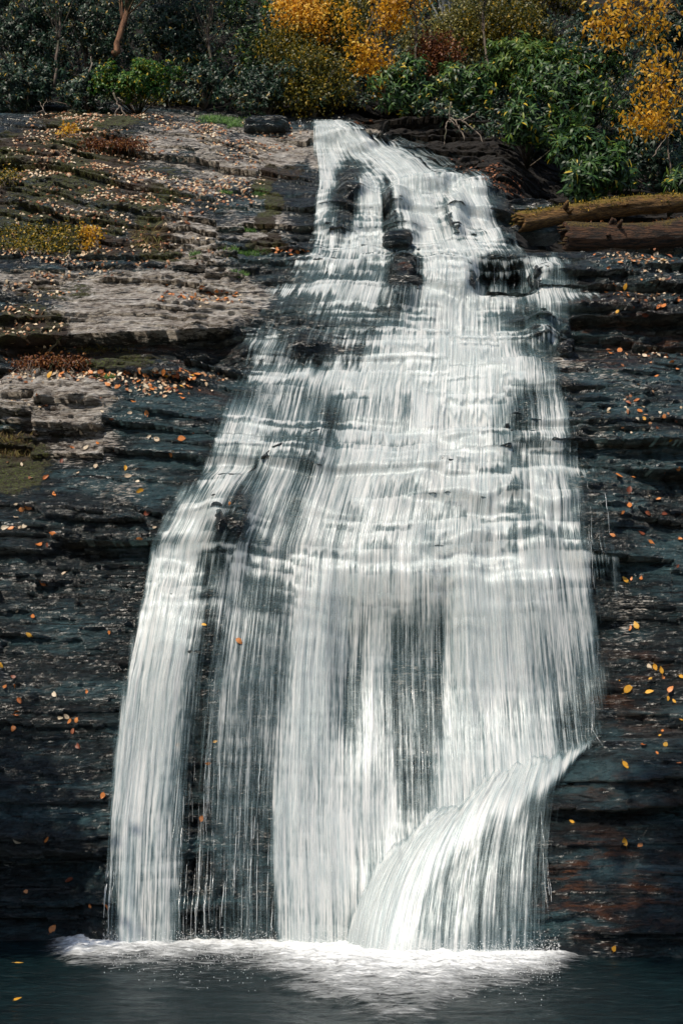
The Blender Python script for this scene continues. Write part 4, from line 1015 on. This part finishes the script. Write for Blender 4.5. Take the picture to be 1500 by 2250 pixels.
# leaf litter nobody could count
def litter():
    r = np.random.default_rng(1901); n = 330000
    x = r.uniform(-6, 6, n); z = r.uniform(4.5, 15.2, n); y = samp(Y, x, z); px, py = project(x, y, z)
    w = np.zeros(n)
    for cx, cy, rx, ry, a in [(250, 380, 330, 130, .9), (150, 260, 220, 40, .9), (330, 300, 250, 40, .8), (120, 600, 160, 50, .6), (100, 560, 180, 50, .8), (360, 550, 160, 40, .35), (90, 830, 130, 70, .5), (300, 830, 200, 18, .9), (330, 860, 150, 26, .7), (60, 720, 90, 60, .5),
                              (450, 655, 110, 18, .35), (560, 300, 120, 40, .5), (1430, 565, 110, 16, .8), (1400, 640, 120, 60, .22), (1430, 780, 100, 30, .2), (1040, 375, 70, 40, .8), (1130, 410, 60, 26, .7), (640, 552, 50, 8, .5), (40, 1000, 100, 60, .2), (1420, 900, 80, 70, .1), (800, 262, 40, 14, .8)]:
        w = np.maximum(w, a * np.clip(1.2 - ((px - cx) / rx) ** 2 - ((py - cy) / ry) ** 2, 0, 1))
    clump = fbm(x * 1.6, z * 4.5, 1911, 3)
    nr = normal_at(x, z, .04)
    w = w * sstep(.38, .62, clump) * (0.45 + .8 * np.clip(nr[:, 2], 0, 1))
    k = r.random(n) < w * .22
    P = np.stack([x, y - .012, z], -1)[k]; N = nrm(nr[k] + .35 * r.normal(size=(k.sum(), 3))); D = nrm(np.cross(N, r.normal(size=(k.sum(), 3)))); m = k.sum()
    V, F, t = leaf_arrays(P - D * .03, D, N, r.uniform(.045, .085, m), r.uniform(.03, .05, m), .2, 1921)
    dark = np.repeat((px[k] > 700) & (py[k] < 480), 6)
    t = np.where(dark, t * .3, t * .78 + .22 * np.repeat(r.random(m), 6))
    M = leaf_material('leaf_litter', [(0, (.05, .018, .008)), (.25, (.25, .09, .035)), (.45, (.46, .24, .12)), (.62, (.58, .42, .26)), (1, (.78, .68, .52))], .6, .1)
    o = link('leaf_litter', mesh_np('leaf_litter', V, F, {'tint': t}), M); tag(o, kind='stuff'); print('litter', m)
litter()

# ------------------------------------------------------------------ unseen banks, with evergreens added out of view to shade the foot of the falls
def side_bank(sgn):
    xs = np.linspace(0, 1, 30); ys = np.linspace(-12, 14.6, 60); U_, Yy = np.meshgrid(xs, ys)
    X = sgn * (6.3 + 9.7 * U_); Z = -.3 + 2.6 * U_ ** .8 + .5 * fbm(X * .8, Yy * .8, 2001, 4)
    F = grid_faces(*X.shape)
    o = link('river_bank', mesh_np('river_bank', np.stack([X, Yy, Z], -1).reshape(-1, 3), F if sgn > 0 else F[:, ::-1], {'tint': Z * 0}), M_SOIL); tag(o, kind='structure')
side_bank(1); side_bank(-1)
def add_shade_tree(label, base, crown, R, nw, seed):
    base = np.array(base, float); c = np.array(crown, float); e = empty('unseen_shade_tree', base); tag(e, label, 'tree')
    q = np.stack([base, base + [0, 0, c[2] * .4], base * .5 + c * .5 + [0, 0, 1.0], c]); ts = np.linspace(0, 3, 16)
    q = np.stack([np.interp(ts, [0, 1, 2, 3], q[:, k]) for k in range(3)], -1)
    P, arr = bush_leaves(c, np.array(R), nw, .22, .09, 'dark', seed, face=0, whorl=False, per=(6, 9))
    build('trunk', tube_arrays(q, np.linspace(.32, .12, 16), 12, .08, seed), M_BARK, e, base)
    build('limbs', join([stems(q[8 + i], P, .07, seed + i, 5, .3) for i in range(7)]), M_BARK, e, base)
    build('crown', arr, LM['dark'], e, base)
add_shade_tree('unseen evergreen added left of the frame to shade the lower left rock', (-8.2, 9.6, .2), (-7.7, 10.6, 6.8), (1.9, 1.6, 2.3), 1500, 2101)
add_shade_tree('unseen tall evergreen added above the frame to shade the lower right rock', (7.4, 4.6, .2), (-.5, 5.2, 13.4), (2.3, 2.2, 2.0), 1500, 2111)
